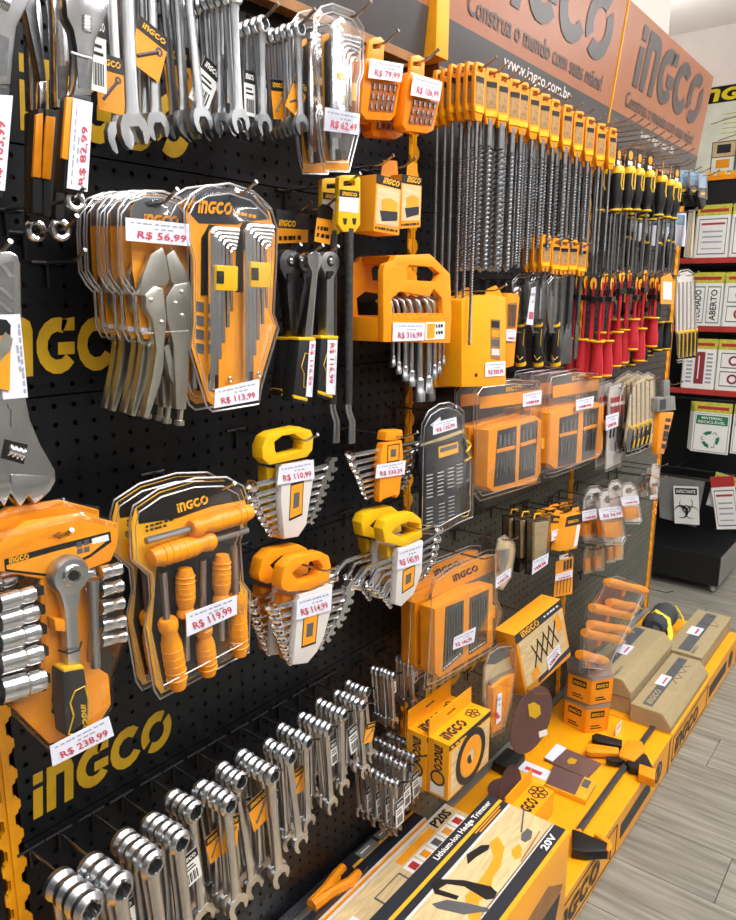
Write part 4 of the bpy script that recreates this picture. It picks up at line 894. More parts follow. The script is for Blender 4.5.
# ------------------------------------------------------------------ drill bits on yellow hangers
def hanger_parts(root, hh, w, o=0.0):
    """yellow plastic frame with a printed window, top at z = 0"""
    m = MB().prism([(-w * .35, 0), (w * .35, 0), (w * .5, -hh * .12), (w * .5, -hh * .78), (w * .28, -hh), (-w * .28, -hh), (-w * .5, -hh * .78), (-w * .5, -hh * .12)], o - .004, o + .004, [[(-w * .24, -hh * .06), (w * .24, -hh * .06), (w * .24, -hh * .16), (-w * .24, -hh * .16)]])
    return [('hanger', m.mesh('hanger', 30, .0008), 'orange'), ('printed_label', MB().box(-w * .38, w * .38, o + .004, o + .0046, -hh * .70, -hh * .24).mesh('printed_label', 0), 'label_tan'),
            ('label_header', MB().box(-w * .38, w * .38, o + .0046, o + .005, -hh * .34, -hh * .24).mesh('label_header', 0), 'black'), ('clip', MB().box(-w * .42, w * .42, o + .004, o + .006, -hh * .86, -hh * .76).mesh('clip', 0, .0006), 'yellow')]
def flute_mesh(L, r, smooth_top, turns):
    m = MB(); n = 8; N = int(turns * 10) + 2
    m.tube([(0, 0, 0), (0, 0, -smooth_top)], [r * .95, r * .95], 8)
    vs = []; fs = []
    for i in range(N):
        t = i / (N - 1); z = -smooth_top - (L - smooth_top) * t; a0 = 2 * math.pi * turns * t
        for k in range(n):
            a = 2 * math.pi * k / n; rr = r * (1.0 if k % 4 in (0, 1) else .62); vs.append((rr * math.cos(a + a0), rr * math.sin(a + a0), z))
    for i in range(N - 1):
        for k in range(n): l = (k + 1) % n; fs.append((i * n + k, i * n + l, (i + 1) * n + l, (i + 1) * n + k))
    k0 = len(vs); vs.append((0, 0, -L - r * .9)); fs += [((N - 1) * n + k, (N - 1) * n + (k + 1) % n, k0) for k in range(n)]
    m.add(vs, fs); return m.mesh('fluted_shaft', 50)
def make_bit(hh, w, L, r, turns, chisel=0):
    P = hanger_parts(None, hh, w)
    if chisel:
        m = MB().tube([(0, 0, -hh * .9), (0, 0, -L)], r, 8); P.append(('shank', m.mesh('shank'), 'dark_steel'))
        b = MB().prism([(-r, -L + .012), (r, -L + .012), (chisel, -L - .03), (chisel, -L - .085), (-chisel, -L - .085), (-chisel, -L - .03)], -.003, .003); P.append(('blade', b.mesh('blade', 30, .001), 'steel'))
    else: P.append(('fluted_shaft', flute_mesh(L - hh * .9, r, (L - hh) * .18, turns), 'drill_steel'))
    return P
def put(name, parts, loc, label, cat, group, rot=(0, 0, 0), offs={}):
    r = bpy.data.objects.new(name, None); COL.objects.link(r); r.location = loc; r.rotation_euler = rot; tagp(r, label, cat, group)
    for nm, me, mt in parts:
        sub(nm, me, mt, r, offs.get(nm, (0, 0, 0)))
    return r
z0 = 1.872
hh = .098; hw = .030
bits_ = [  # px of hanger top, number, length, radius, turns
 (479, 6, .505, .0036, 34), (491, 4, .36, .0072, 13), (503, 4, .36, .0088, 11), (514, 4, .36, .0066, 14), (523, 4, .35, .0048, 18), (534, 4, .35, .0042, 20), (544, 4, .31, .0062, 13),
 (555, 4, .31, .0050, 14), (567, 4, .30, .0070, 11), (579, 4, .30, .0052, 14), (590, 4, .31, .0046, 15), (601, 4, .31, .0042, 16), (612, 4, .30, .0040, 16)]
for i, (px, n, L, r, tn) in enumerate(bits_):
    py = 67 + (px - 479) * .49
    p = wall(px, py, .155)
    P = make_bit(hh, hw, L, r, tn)
    offs = {'fluted_shaft': (0, 0, -hh * .9)}
    for k in range(n):
        put('drill_bit', P, (p[0] + random.uniform(-.002, .002), -.155 + k * .0175, z0 + random.uniform(-.003, .003)), ('frontmost masonry drill bit on ' if k == 0 else ORD[k] + ' masonry drill bit from the front on ') + 'the ' + ORD[i] + ' drill hook from the left', 'drill bit', 'drill bits hanging on yellow hangers', (0, 0, random.uniform(-.12, .12) - (.1 if i == 0 else .4)), offs)
    hook(p[0], z0 - .011, .19, 'wire hook carrying the ' + ORD[i] + ' column of drill bits')
for i, px in enumerate((550, 560, 568, 577, 586)):
    p = wall(px, 236 + i * 1.5, .16); P = make_bit(.080, .030, (.10, .13, .20, .21, .20)[i], .0050, 1, (.006, .006, .018, .016, .006)[i])
    for k in range(3): put('wide_chisel', P, (p[0], -.15 + k * .02, p[2] + random.uniform(-.003, .003)), ('front' if k == 0 else ORD[k] + ' from front') + ' wide flat chisel on the ' + ORD[i] + ' chisel hook under the drill bits', 'chisel', 'wide chisels under the drill bits', (0, 0, random.uniform(-.1, .1) - .35))
    hook(p[0], p[2] - .011, .18, 'wire hook carrying the ' + ORD[i] + ' column of wide chisels')
# ------------------------------------------------------------------ screwdrivers
def driver_parts(hl, r, sl, sr, hmat='rubber', accent='yellow', shaft='steel', handle_up=True, card=True):
    """handle above, blade below when handle_up; z = 0 at the hanging end"""
    P = []
    if handle_up:
        P.append(('handle', MB().lathe([(0, 0), (r * .7, -.001), (r, -hl * .08), (r * .92, -hl * .3), (r, -hl * .5), (r * .78, -hl * .78), (r * .62, -hl * .88), (r * .85, -hl * .97), (r * .6, -hl), (0, -hl)], n=10).mesh('handle'), hmat))
        P.append(('end_cap', MB().lathe([(0, .001), (r * .72, .0005), (r * 1.03, -hl * .07), (r * 1.0, -hl * .16)], n=10).mesh('end_cap'), accent))
        P.append(('collar', MB().ring((0, 0, -hl * .965), (0, 0, 1), r * .92, r * .3, hl * .05, 10).mesh('collar'), accent))
        for s in (-1, 1): P.append(('grip_strip', MB().tube([(s * r * .5, r * .82, -hl * .12), (s * r * .5, r * .78, -hl * .4), (s * r * .2, r * .92, -hl * .52)], r * .14, 4).mesh('grip_strip'), accent))
        P.append(('shaft', MB().tube([(0, 0, -hl), (0, 0, -hl - sl)], sr, 8).mesh('shaft'), shaft))
        if card: P.append(('hang_card', MB().box(-r * 1.1, r * 1.1, -.001, .0, -.002, .052).mesh('hang_card', 0), 'black')); P.append(('card_print', MB().lathe([(0, 0), (r * .7, 0), (r * .7, .0008), (0, .0008)], (0, 0, .028), (0, 1, 0), 10).mesh('card_print'), 'orange_card')); P.append(('card_label', MB().box(-r * .7, r * .7, 0, .0006, .004, .014).mesh('card_label', 0), 'white'))
    else:
        P.append(('shaft', MB().tube([(0, 0, -.01), (0, 0, -sl)], sr, 8).mesh('shaft'), shaft))
        P.append(('handle', MB().lathe([(0, -sl - hl), (r * .8, -sl - hl + .001), (r, -sl - hl * .85), (r * .95, -sl - hl * .6), (r * .72, -sl - hl * .25), (r * .68, -sl - hl * .12), (r * .95, -sl - .002), (r * .5, -sl), (0, -sl)], n=10).mesh('handle'), hmat))
        P.append(('collar', MB().ring((0, 0, -sl - .003), (0, 0, 1), r * 1.0, r * .3, hl * .05, 10).mesh('collar'), accent))
        P.append(('end_band', MB().ring((0, 0, -sl - hl * .93), (0, 0, 1), r * 1.0, r * .3, hl * .06, 10).mesh('end_band'), accent))
        P.append(('hanger_clip', MB().box(-r * 1.1, r * 1.1, -.004, .008, -.062, -.048).mesh('hanger_clip', 0, .001), 'black'))
        P.append(('hang_card', MB().box(-r * .9, r * .9, -.002, 0, -.05, .012).mesh('hang_card', 0), 'black'))
        P.append(('card_print', MB().lathe([(0, 0), (r * .95, 0), (r * .95, .0008), (0, .0008)], (0, .0, -.015), (0, 1, 0), 12).mesh('card_print'), 'print_yellow'))
    return P
def pxp(fr, x, y): return (fr[0] + x / fr[2], fr[1] + y / fr[2])
UP = driver_parts(.112, .0165, .16, .0034)
n_ = 0
for i, (x, y, d) in enumerate(((195, 488, .16), (248, 490, .17), (290, 500, .155), (338, 514, .16), (396, 532, .18), (432, 553, .165), (462, 560, .15))):
    p = wall(*pxp(fT, x, y), d)
    for k in range(3):
        put('screwdriver', UP, (p[0], p[1] + k * .042, p[2] + random.uniform(-.004, .004)), ('front' if k == 0 else ORD[k] + ' from front') + ' black and yellow screwdriver on the ' + ORD[i] + ' hook of the top row', 'screwdriver', 'black screwdrivers in the top row', (0, 0, random.uniform(-.3, .3)))
    hook(p[0], p[2] + .045, d + .05, 'wire hook of the ' + ORD[i] + ' black screwdriver column')
for i in range(9):
    x, y = 505 - i * 34, 470 - i * 20; p = wall(*pxp(fT, x, y), .19); 
    hook(p[0], 1.885, .215, 'spare wire hook, ' + ORD[i] + ' from the far end below the header')
# pliers hanging lower behind the screwdriver blades
def pliers_parts(s=1.0, hmat='rubber', acc='yellow'):
    P = []
    P.append(('jaws', MB().prism([(-.012 * s, 0), (-.006 * s, .045 * s), (.006 * s, .045 * s), (.012 * s, 0), (.008 * s, -.012 * s), (-.008 * s, -.012 * s)], -.004, .004).mesh('jaws', 30, .001), 'steel'))
    P.append(('pivot', MB().lathe([(.005 * s, 0), (.004 * s, .002), (0, .0022)], (0, .004, .004), (0, 1, 0), 8).mesh('pivot'), 'chrome'))
    for sg in (-1, 1):
        P.append(('handle', MB().tube([(sg * .006 * s, 0, -.005 * s), (sg * .018 * s, 0, -.03 * s), (sg * .022 * s, 0, -.07 * s), (sg * .014 * s, 0, -.115 * s)], [.005 * s, .008 * s, .0085 * s, .006 * s], 8).mesh('handle'), hmat))
        P.append(('grip_band', MB().tube([(sg * .017 * s, 0, -.028 * s), (sg * .0185 * s, 0, -.034 * s)], [.0086 * s] * 2, 8).mesh('grip_band'), acc))
    return P
PL = pliers_parts(1.0)
for i, (x, y, d) in enumerate(((255, 770, .10), (320, 790, .09), (395, 800, .11), (438, 790, .12))):
    p = wall(*pxp(fT, x, y), d); put('pliers', PL, p, 'black handled pliers, ' + ORD[i] + ' from the left behind the screwdriver blades', 'pliers', 'pliers under the top row')
    hook(p[0], p[2] + .03, d + .02, 'wire hook of the ' + ORD[i] + ' pliers behind the screwdriver blades')
    q = Item('clear_card', 'pale printed card behind the ' + ORD[i] + ' pliers from the left', 'card', fT, (x + 30, y + 60), d - .04); q.poly('card', 'paper', [(x + 20, y - 90), (x + 70, y - 85), (x + 66, y + 70), (x + 18, y + 60)], -.001, 0); q.poly('printed_panel', 'sky_blue', [(x + 26, y - 80), (x + 64, y - 76), (x + 62, y - 30), (x + 24, y - 34)], 0, .0006)
# end group of the top row: clear packs, putty knives
for i, (x, y) in enumerate(((500, 505), (545, 508), (585, 520))):
    it = Item('tool_pack', ['clear pack with pale blue card at the end of the top row', 'middle clear pack at the end of the top row', 'last clear pack with a black and yellow tape measure'][i], 'tool pack', fT, (x, y + 110), .13 + .02 * i, 'clear packs at the end of the top row')
    o_ = [(x - 22, y), (x + 18, y + 4), (x + 18, y + 120), (x - 22, y + 114)]
    it.poly('card', 'sky_blue', [(x - 20, y), (x + 16, y + 4), (x + 16, y + 70), (x - 20, y + 66)], -.001, 0); blister(it, o_, .02); it.poly('tool', 'rubber', [(x - 14, y + 78), (x + 12, y + 76), (x + 14, y + 150), (x - 4, y + 168), (x - 16, y + 120)], .002, .016, bevel=.003); it.poly('tool_trim', 'yellow', [(x - 10, y + 90), (x + 10, y + 88), (x + 10, y + 100), (x - 10, y + 102)], .002, .0175)
    it.hook(x, y + 12, 'wire hook of the ' + ['pale blue', 'middle', 'tape measure'][i] + ' pack at the row end', .05)
for i in range(4):
    it = Item('steel_ruler', 'pale long steel ruler, ' + ORD[i] + ' of four at the row end', 'ruler', fT, (505 + i * 9, 905), .10 + .018 * i, 'long rulers at the row end')
    it.poly('blade', 'nickel', [(522 + i * 6, 690), (532 + i * 6, 692), (510 + i * 9, 910), (496 + i * 9, 905)], -.001, .001, bevel=.0003); it.poly('scale_print', 'wood_print', [(524 + i * 6, 700), (528 + i * 6, 700), (506 + i * 9, 900), (501 + i * 9, 898)], .001, .0014)
    it.hook(527 + i * 6, 698, 'wire hook of the ' + ORD[i] + ' long ruler', .02)
# ------------------------------------------------------------------ red insulated screwdrivers
RD = driver_parts(.105, .0185, .165, .0045, 'red', 'yellow', 'red', False)
RDS = driver_parts(.095, .0185, .115, .0045, 'red', 'yellow', 'red', False)
for i, (x, y, d, s) in enumerate(((80, 130, .11, 0), (122, 130, .14, 0), (165, 130, .15, 0), (208, 130, .15, 1), (245, 128, .14, 1), (280, 128, .16, 2), (318, 128, .16, 1), (352, 130, .15, 2), (372, 130, .17, 2))):
    p = wall(*pxp(fU, x, y), d)
    P = (RD, RD, RDS)[s]
    for k in range(2):
        put('insulated_screwdriver', P, (p[0] + random.uniform(-.004, .004), p[1] + k * .045, p[2] + (.02 if s == 1 else 0) + random.uniform(-.012, .006) * (k > 0)), ('front' if k == 0 else ORD[k] + ' from front') + ' red insulated screwdriver on the ' + ORD[i] + ' hook from the left', 'screwdriver', 'red insulated screwdrivers', (0, 0, random.uniform(-.2, .2)))
    hook(p[0], p[2] + .006, d + .035, 'wire hook of the ' + ORD[i] + ' red screwdriver column')
BK = driver_parts(.098, .0165, .13, .0035, 'rubber', 'yellow', 'steel', False)
for i, (x, y, d) in enumerate(((230, 200, .08), (275, 205, .09), (330, 195, .10), (360, 170, .11), (402, 140, .14), (440, 140, .15))):
    p = wall(*pxp(fU, x, y), d)
    for k in range(2): put('screwdriver', BK, (p[0], p[1] + k * .035, p[2] - k * .006), ('front' if k == 0 else 'rear') + ' black handled screwdriver on the ' + ORD[i] + ' hook behind the red ones', 'screwdriver', 'black screwdrivers behind the red ones', (0, 0, random.uniform(-.2, .2)))
    hook(p[0], p[2] + .006, d + .03, 'wire hook of the ' + ORD[i] + ' black screwdriver column among the red ones')
it = Item('product_card', 'orange die cut card with white label beside the red screwdrivers', 'card', fU, (420, 250), .185)
cd = it.poly('card', 'orange', [(392, 130), (410, 108), (436, 108), (450, 150), (450, 250), (390, 248)], -.002, 0); it.poly('label', 'white', [(402, 145), (440, 148), (440, 230), (402, 226)], 0, .0006, parent=cd)
def tool_card(label, cat, fr, out, d, base, bm, hx, hy, hl, draw=None, name='tool_pack', copies=0, dd=-.025, cl=None, depth=.018):
    it = Item(name, label, cat, fr, base, d)
    it.poly('backing_card', bm, inset(out, .95), -.001, 0); blister(it, out, depth)
    if draw: draw(it)
    it.hook(hx, hy, hl, .035)
    for k in range(copies): it.copy(cl[k], -.002, dd * (k + 1), .001)
    return it
def five(it, x0, y0, dx, dy, n, sl, hl, r):
    for i in range(n):
        x = x0 + i * dx; y = y0 + i * dy
        g = it.tube('screwdriver', 'rubber', [(x, y + sl), (x - 1, y + sl + hl * .15), (x - 3, y + sl + hl * .6), (x - 4, y + sl + hl)], [r * .7, r, r * 1.05, r * .8], .010, n=8)
        it.tube('shaft', 'steel', [(x, y), (x, y + sl)], r * .25, .010, n=6, parent=g); it.tube('collar', 'yellow', [(x, y + sl - 2), (x, y + sl + 6)], r * .95, .010, n=8, parent=g); it.tube('grip_strip', 'yellow', [(x + 3, y + sl + 12, .010 + r), (x + 1, y + sl + hl - 6, .010 + r)], r * .18, n=4, parent=g)
tool_card('clear pack of five black screwdrivers right of the red ones', 'screwdriver set', fU, [(455, 240), (462, 120), (480, 95), (515, 88), (538, 103), (545, 200), (560, 380), (558, 470), (542, 505), (470, 520), (460, 500)], .17, (510, 515), 'sign_white', 505, 118, 'wire hook of the five piece screwdriver pack', lambda it: five(it, 474, 150, 18, -2, 5, 225, 125, .0115), 'screwdriver_set')
# ------------------------------------------------------------------ wood chisels, orange box
GW = 'wood chisels in clear sleeves'
for i, (x, lab) in enumerate(((232, 'left'), (312, 'middle'), (392, 'right'))):
    it = Item('wood_chisel', lab + ' black handled wood chisel under the drill bits', 'chisel', fV, (x, 585), .10 + .02 * i, GW)
    o_ = [(x - 38, 190), (x - 10, 158), (x + 25, 158), (x + 34, 200), (x + 30, 380), (x + 14, 440), (x - 20, 440), (x - 34, 380)]
    it.poly('blade', 'steel', [(x - 14, 215), (x + 18, 205), (x + 16, 330), (x + 8, 380), (x - 8, 380), (x - 14, 330)], 0, .004, bevel=.001)
    blister(it, o_, .012)
    it.tube('handle', 'rubber', [(x, 378), (x + 2, 400), (x - 2, 450), (x - 2, 520), (x + 2, 578)], [.009, .0125, .0115, .0145, .010], .006, n=12)
    it.tube('collar', 'yellow', [(x, 384), (x + 1, 394)], .0118, .006, n=12); it.tube('end_band', 'yellow', [(x + 1, 560), (x + 2, 576)], .0125, .006, n=12)
    it.tube('grip_outline', 'yellow', [(x + 18, 410), (x + 12, 480), (x + 20, 530), (x - 4, 552), (x - 16, 530)], .0009, .017, n=4)
    if i < 2: it.tag(None, [(x - 40 + 12, 220), (x - 8, 215), (x - 22, 392), (x - 52, 388)], .014, False)
    it.hook(x + 5, 178, 'wire hook of the ' + lab + ' wood chisel', .03)
it = Item('boxed_tool', 'tall plain orange box hanging below the long drill bits', 'box', fG, (530, 578), .145, 'tall orange boxes')
it.poly('carton', 'base_yellow', [(448, 258), (478, 244), (560, 238), (612, 246), (612, 574), (448, 579)], -.055, 0, bevel=.004)
it.poly('hang_tab', 'base_yellow', [(535, 245), (545, 218), (575, 204), (590, 225), (600, 246)], -.03, -.026)
lb = it.poly('product_label', 'joint_brown', [(555, 328), (590, 330), (588, 480), (555, 474)], 0, .0006)
for k in range(4): it.poly('printed_icon', ('black', 'orange_card', 'grey_print', 'sign_white')[k], [(558, 334 + k * 34), (587, 336 + k * 34), (587, 360 + k * 34), (558, 358 + k * 34)], .0006, .001, parent=lb)
it.poly('slot', 'black', [(497, 528), (506, 528), (506, 540), (497, 540)], 0, .0006)
it.tag('R$ 838,99', [(535, 488), (609, 482), (606, 536), (535, 541)], .002); it.hook(570, 224, 'wire hook of the tall orange boxes', .03)
it.copy('tall orange box behind and left of the tagged one', -.014, -.06, -.004)
it = Item('bit_set', 'slim orange pack with clear window beside the tall orange box', 'bit set', fG, (635, 505), .125)
it.poly('case', 'orange', [(612, 250), (620, 232), (655, 232), (662, 250), (640, 500), (612, 508)], -.02, 0, bevel=.002); it.poly('window', 'joint_brown', [(618, 270), (652, 266), (646, 360), (616, 362)], 0, .0008)
for k in range(4): it.tube('bit', 'steel', [(624 + k * 8, 275), (622 + k * 7, 355)], .0016, .003, n=6)
it.tag(None, [(612, 365), (648, 368), (645, 410), (612, 408)], .004); it.hook(638, 240, 'wire hook of the slim orange pack', .02)
# ------------------------------------------------------------------ right bays, middle rows
fZ = (400, 400, 7.36); fW = (380, 560, 6.13); fS = (560, 460, 7.36)
def quad_at(q):
    TL, TR, BR, BL = [Vector(p) for p in q]
    return lambda u, v: tuple((TL * (1 - u) + TR * u) * (1 - v) + (BL * (1 - u) + BR * u) * v)
# dark bit case with screwdriver
it = Item('bit_set', 'dark grey bit set in clear pack tagged R$ 136,99', 'bit set', fZ, (300, 1000), .125)
out = [(140, 980), (150, 420), (160, 180), (210, 80), (290, 28), (360, 18), (430, 45), (470, 85), (475, 250), (500, 280), (540, 500), (535, 860), (440, 900), (280, 990)]
it.poly('backing_card', 'navy', inset(out, .95), -.001, 0); blister(it, out, .03)
it.poly('card_stripe', 'wood_print', [(178, 320), (470, 215), (470, 238), (182, 345), (180, 900), (158, 910), (162, 320)], 0, .001)
c0 = it.poly('case', 'navy', [(190, 350), (440, 280), (462, 300), (455, 560), (435, 640), (445, 860), (240, 960), (190, 960)], 0, .018, bevel=.003)
lb = it.poly('case_label', 'print_yellow', [(286, 348), (428, 306), (430, 385), (288, 430)], .018, .019, parent=c0); it.poly('label_panel', 'grey_print', [(296, 358), (420, 322), (420, 352), (298, 388)], .019, .0195, parent=lb)
for cx, cy, nn in ((195, 560, 7), (275, 540, 7), (350, 510, 6), (415, 480, 6), (195, 800, 6), (285, 770, 6), (355, 720, 7)):
    for k in range(nn): it.tube('bit', 'steel', [(cx, cy + k * 27), (cx + 44, cy - 12 + k * 27)], .0011, .0195, n=5, parent=c0)
it.tube('handle', 'rubber', [(495, 600), (492, 680), (488, 760), (485, 850)], [.009, .0085, .010, .008], .014, n=10); it.tube('grip_outline', 'yellow', [(520, 600), (512, 690), (520, 760), (500, 850), (455, 860)], .0012, .022, n=4); it.tube('driver_shaft', 'steel', [(510, 470), (508, 560), (500, 600)], [.0035, .0045, .006], .014, n=8)
it.tube('bit_ring', 'yellow', [(490, 300), (520, 330), (490, 380), (520, 420), (480, 450)], .003, .012, n=6)
it.tag('R$ 136,99', [(245, 170), (415, 125), (420, 205), (245, 258)], .032); it.poly('white_flap', 'paper', [(225, 185), (298, 125), (300, 150), (245, 200)], .02, .021)
it.hook(330, 90, 'wire hook of the dark grey bit set', .03)
p = wall(440, 428, 0); 
# orange cases in clear packs
def case_pack(label, fr, d, out, case, wins, hookat, hl, price=None, tag=None, kind='bits', n=9, logo=None, copies=(), depth=.045, card=None):
    it = Item('bit_set', label, 'bit set', fr, ((case[-1][0] + case[-2][0]) / 2, case[-2][1]), d, 'orange bit sets in clear packs')
    if card:
        c = it.poly('backing_card', 'orange_card', card, -.001, .0005); it.poly('card_band', 'grey_print', [(card[0][0], card[0][1] + 4), (card[-1][0], card[-1][1] + 4), (card[-1][0], card[-1][1]), (card[0][0], card[0][1])], .0005, .001, parent=c)
        if logo: it.text('word_mark', 'navy', '', logo[0], logo[1], logo[2], .0014, c, logo=True)
    else:
        xs = [p[0] for p in out]; ys = min(p[1] for p in out); xl = xs[0] + 6; xr = max(xs) - 5; c = it.poly('backing_card', 'orange_card', [(xl, ys + 17), (xr, ys + 9), (xr, ys + 21), (xl, ys + 29)], -.001, .0005); it.poly('card_band', 'grey_print', [(xl, ys + 9), ((xl + xr) / 2, ys + 3), (xr, ys + 3), (xr, ys + 9), (xl, ys + 17)], -.001, .0006, parent=c)
        it.text('word_mark', 'print_yellow', '', ((xl + xr) / 2 - 4, ys + 12), ((xl + xr) / 2 + 12, ys + 9), 4.5, .0012, c, logo=True)
    blister(it, out, depth, k=.96)
    c0 = it.poly('case', 'orange', case, .002, depth - .006, bevel=.003)
    for w in wins:
        ww = it.poly('window', 'dark_steel' if kind == 'drills' else 'navy', w, depth - .006, depth - .005, parent=c0); at = quad_at(w)
        fm = MB()
        if kind == 'drills':
            for k in range(n): u = .08 + .84 * k / (n - 1); it.tube('drill_bit', 'steel', [at(u, .08 + .02 * (k % 2)), at(u, .88)], [.0016, .0016], depth - .0035, n=6, parent=ww)
            it.lines('fine_print', [(at(.06, .97), at(.94, .97), 8)], 1.2 if fr == f1 else 4, depth - .0045, ww, 'white')
        else:
            for k in range(n): u = .12 + .76 * k / (n - 1); it.tube('bit', 'steel', [at(u, .42 + .05 * (k % 3)), at(u, .85)], .0014, depth - .0035, n=5, parent=ww)
            for k in range(4): it.tube('socket', 'satin', [at(.16 + .22 * k, .10), at(.16 + .22 * k, .30)], .0032, depth - .003, n=8, parent=ww)
            it.poly('bit_rail', 'orange', [at(.05, .34), at(.95, .34), at(.95, .40), at(.05, .40)], depth - .005, depth - .002, parent=ww)
    b = case; it.poly('latch', 'orange', [(case[2][0] - 1, case[2][1] + (case[3][1] - case[2][1]) * .35), (case[2][0] + 2.2, case[2][1] + (case[3][1] - case[2][1]) * .35), (case[2][0] + 2.2, case[2][1] + (case[3][1] - case[2][1]) * .55), (case[2][0] - 1, case[2][1] + (case[3][1] - case[2][1]) * .55)], depth - .02, depth - .008)
    if tag: it.tag(price, tag, depth + .002)
    it.hook(*hookat, hl, .06)
    for k, cl in enumerate(copies): it.copy(cl, -.002, -.047 * (k + 1), .001)
    return it
case_pack('orange bit and socket case in clear pack below the tall orange box', f1, .10, [(474, 392), (480, 384), (513, 380), (538, 381), (545, 387), (544, 425), (543, 455), (540, 482), (520, 489), (480, 501), (473, 492)], [(489, 430), (536, 416), (542, 420), (541, 472), (536, 483), (494, 492), (487, 487)],
          [[(498, 431), (517, 426), (515, 482), (494, 487)], [(521, 425), (538, 420), (535, 475), (519, 480)]], (512, 388), 'wire hook of the orange bit and socket case', None, [(523, 394), (542, 390), (541, 404), (523, 407)], 'bits', 6, copies=('second orange bit and socket case pack, behind the first',))
case_pack('orange case with clear lid pack left of the small red handled drivers', f1, .10, [(547, 383), (550, 374), (575, 369), (598, 370), (604, 376), (604, 420), (603, 456), (585, 465), (553, 477), (544, 478)], [(551, 413), (598, 402), (604, 405), (603, 450), (598, 458), (556, 469), (549, 464)],
          [[(560, 418), (579, 413), (576, 463), (558, 467)], [(584, 411), (599, 407), (595, 456), (582, 461)]], (575, 377), 'wire hook of the orange case with clear lid', None, [(576, 400), (594, 396), (593, 407), (576, 411)], 'bits', 5, copies=('second orange clear lid case pack, behind the first', 'third orange clear lid case pack, nearest the board'))
case_pack('orange drill bit case in clear pack low beside the yellow upright', f1, .11, [(424, 690), (427, 640), (429, 592), (433, 579), (452, 565), (488, 550), (498, 550), (498, 575), (497, 600), (502, 612), (498, 630), (493, 653), (470, 666), (432, 688)], [(435, 609), (471, 590), (493, 584), (493, 646), (468, 660), (440, 678), (435, 673)],
          [[(446, 607), (464, 600), (463, 654), (443, 672)], [(470, 598), (489, 589), (487, 643), (469, 655)]], (470, 556), 'wire hook of the low orange drill bit case', 'R$ 146,99', [(454, 638), (476, 627), (474, 642), (453, 650)], 'drills', 7, ((454, 582), (479, 570), 6.5), ('second orange drill bit case pack, behind the tagged one',), card=[(432, 598), (433, 584), (455, 569), (485, 556), (496, 555), (496, 570)])
# small packs to the right
def smalls(it): 
    for k in range(4):
        x = 612 + k * 3.4; y = 398 - k * .8; g = it.tube('screwdriver', 'red', [(x, y), (x + .3, y + 8), (x, y + 18)], [.005, .0065, .004], .012, n=8); it.tube('collar', 'white', [(x, y + 5), (x, y + 8)], .0067, .012, n=8, parent=g); it.tube('shaft', 'black', [(x, y + 18), (x - 2, y + 40)], .0028, .012, n=6, parent=g)
    it.tag(None, [(606, 416), (619, 412), (618, 426), (606, 431)], .022)
tool_card('clear pack of small red handled drivers between orange case and black set', 'screwdriver set', f1, [(608, 394), (610, 385), (622, 381), (625, 390), (624, 440), (621, 465), (605, 472), (606, 440)], .13, (612, 470), 'sign_white', 618, 388, 'wire hook of the small red handled drivers', smalls, 'screwdriver_set', 1, -.03, ['rear clear pack of small red handled drivers'])
def blackset(it): five(it, 632, 386, 4.4, -1.6, 5, 42, 26, .0100)
tool_card('clear pack of five black and yellow drivers below the red ones', 'screwdriver set', f1, [(624, 440), (630, 395), (634, 382), (648, 372), (655, 376), (656, 420), (654, 444), (640, 452), (626, 456)], .16, (640, 455), 'wood_print', 645, 380, 'wire hook of the five black and yellow drivers', blackset, 'screwdriver_set', 2, -.03, ['second clear pack of five black drivers, behind the first', 'third clear pack of five black drivers, nearest the board'])
it = Item('utility_knife', 'orange slim tool with grey head at the rack end', 'knife', f1, (665, 455), .17)
it.poly('body', 'orange', [(660, 412), (674, 412), (664, 454), (657, 454)], -.01, .008, bevel=.002); it.poly('head', 'shelf_grey', [(658, 398), (675, 396), (676, 410), (658, 412)], -.014, .012, bevel=.002); it.poly('window', 'navy', [(660, 400), (666, 399), (666, 409), (660, 410)], .012, .013); it.poly('handle', 'shelf_grey', [(664, 380), (670, 380), (670, 398), (664, 398)], -.006, .006, bevel=.001)
it.lines('printed_scale', [((666, 418), (661, 450), 5)], 5, .009, None, 'black'); it.hook(667, 384, 'wire hook of the orange slim tool', .05)
# black cases, boxes, hanging small packs
GK = 'small black cases with yellow loops'
it = Item('small_case', 'front small black case with yellow loop', 'case', fX, (325, 715), .145, GK)
it.poly('case', 'clear_dark', [(290, 462), (376, 448), (362, 650), (288, 716)], -.004, .012, bevel=.002); it.poly('case_back', 'black', [(284, 462), (370, 450), (358, 652), (282, 716)], -.022, -.004, bevel=.002); it.poly('contents', 'wood_print', [(300, 475), (364, 465), (352, 610), (298, 650)], -.004, .004, bevel=.002)
it.tube('loop', 'yellow', [(292, 460), (300, 432), (325, 430), (330, 455)], .0022, -.01, n=6); it.tag(None, [(290, 648), (362, 612), (358, 662), (286, 712)], .014); it.hook(312, 442, 'wire hook of the small black cases', .04, o=-.01)
it.copy('middle small black case with yellow loop', -.002, -.032, 0); it.copy('rear small black case with yellow loop', -.002, -.064, 0)
tool_card('small clear pack with white tag left of the black cases', 'tool pack', fX, [(115, 770), (118, 600), (130, 545), (160, 530), (205, 565), (208, 600), (190, 720), (150, 780)], .13, (150, 778), 'wood_print', 145, 548, 'wire hook of the small clear pack left of the black cases', lambda it: (it.poly('tool', 'satin', [(140, 600), (185, 590), (180, 640), (160, 700), (138, 690)], .002, .012, bevel=.002), it.tag(None, [(118, 730), (190, 680), (186, 720), (118, 775)], .02)))
GT = 'small cartons on the middle hooks'
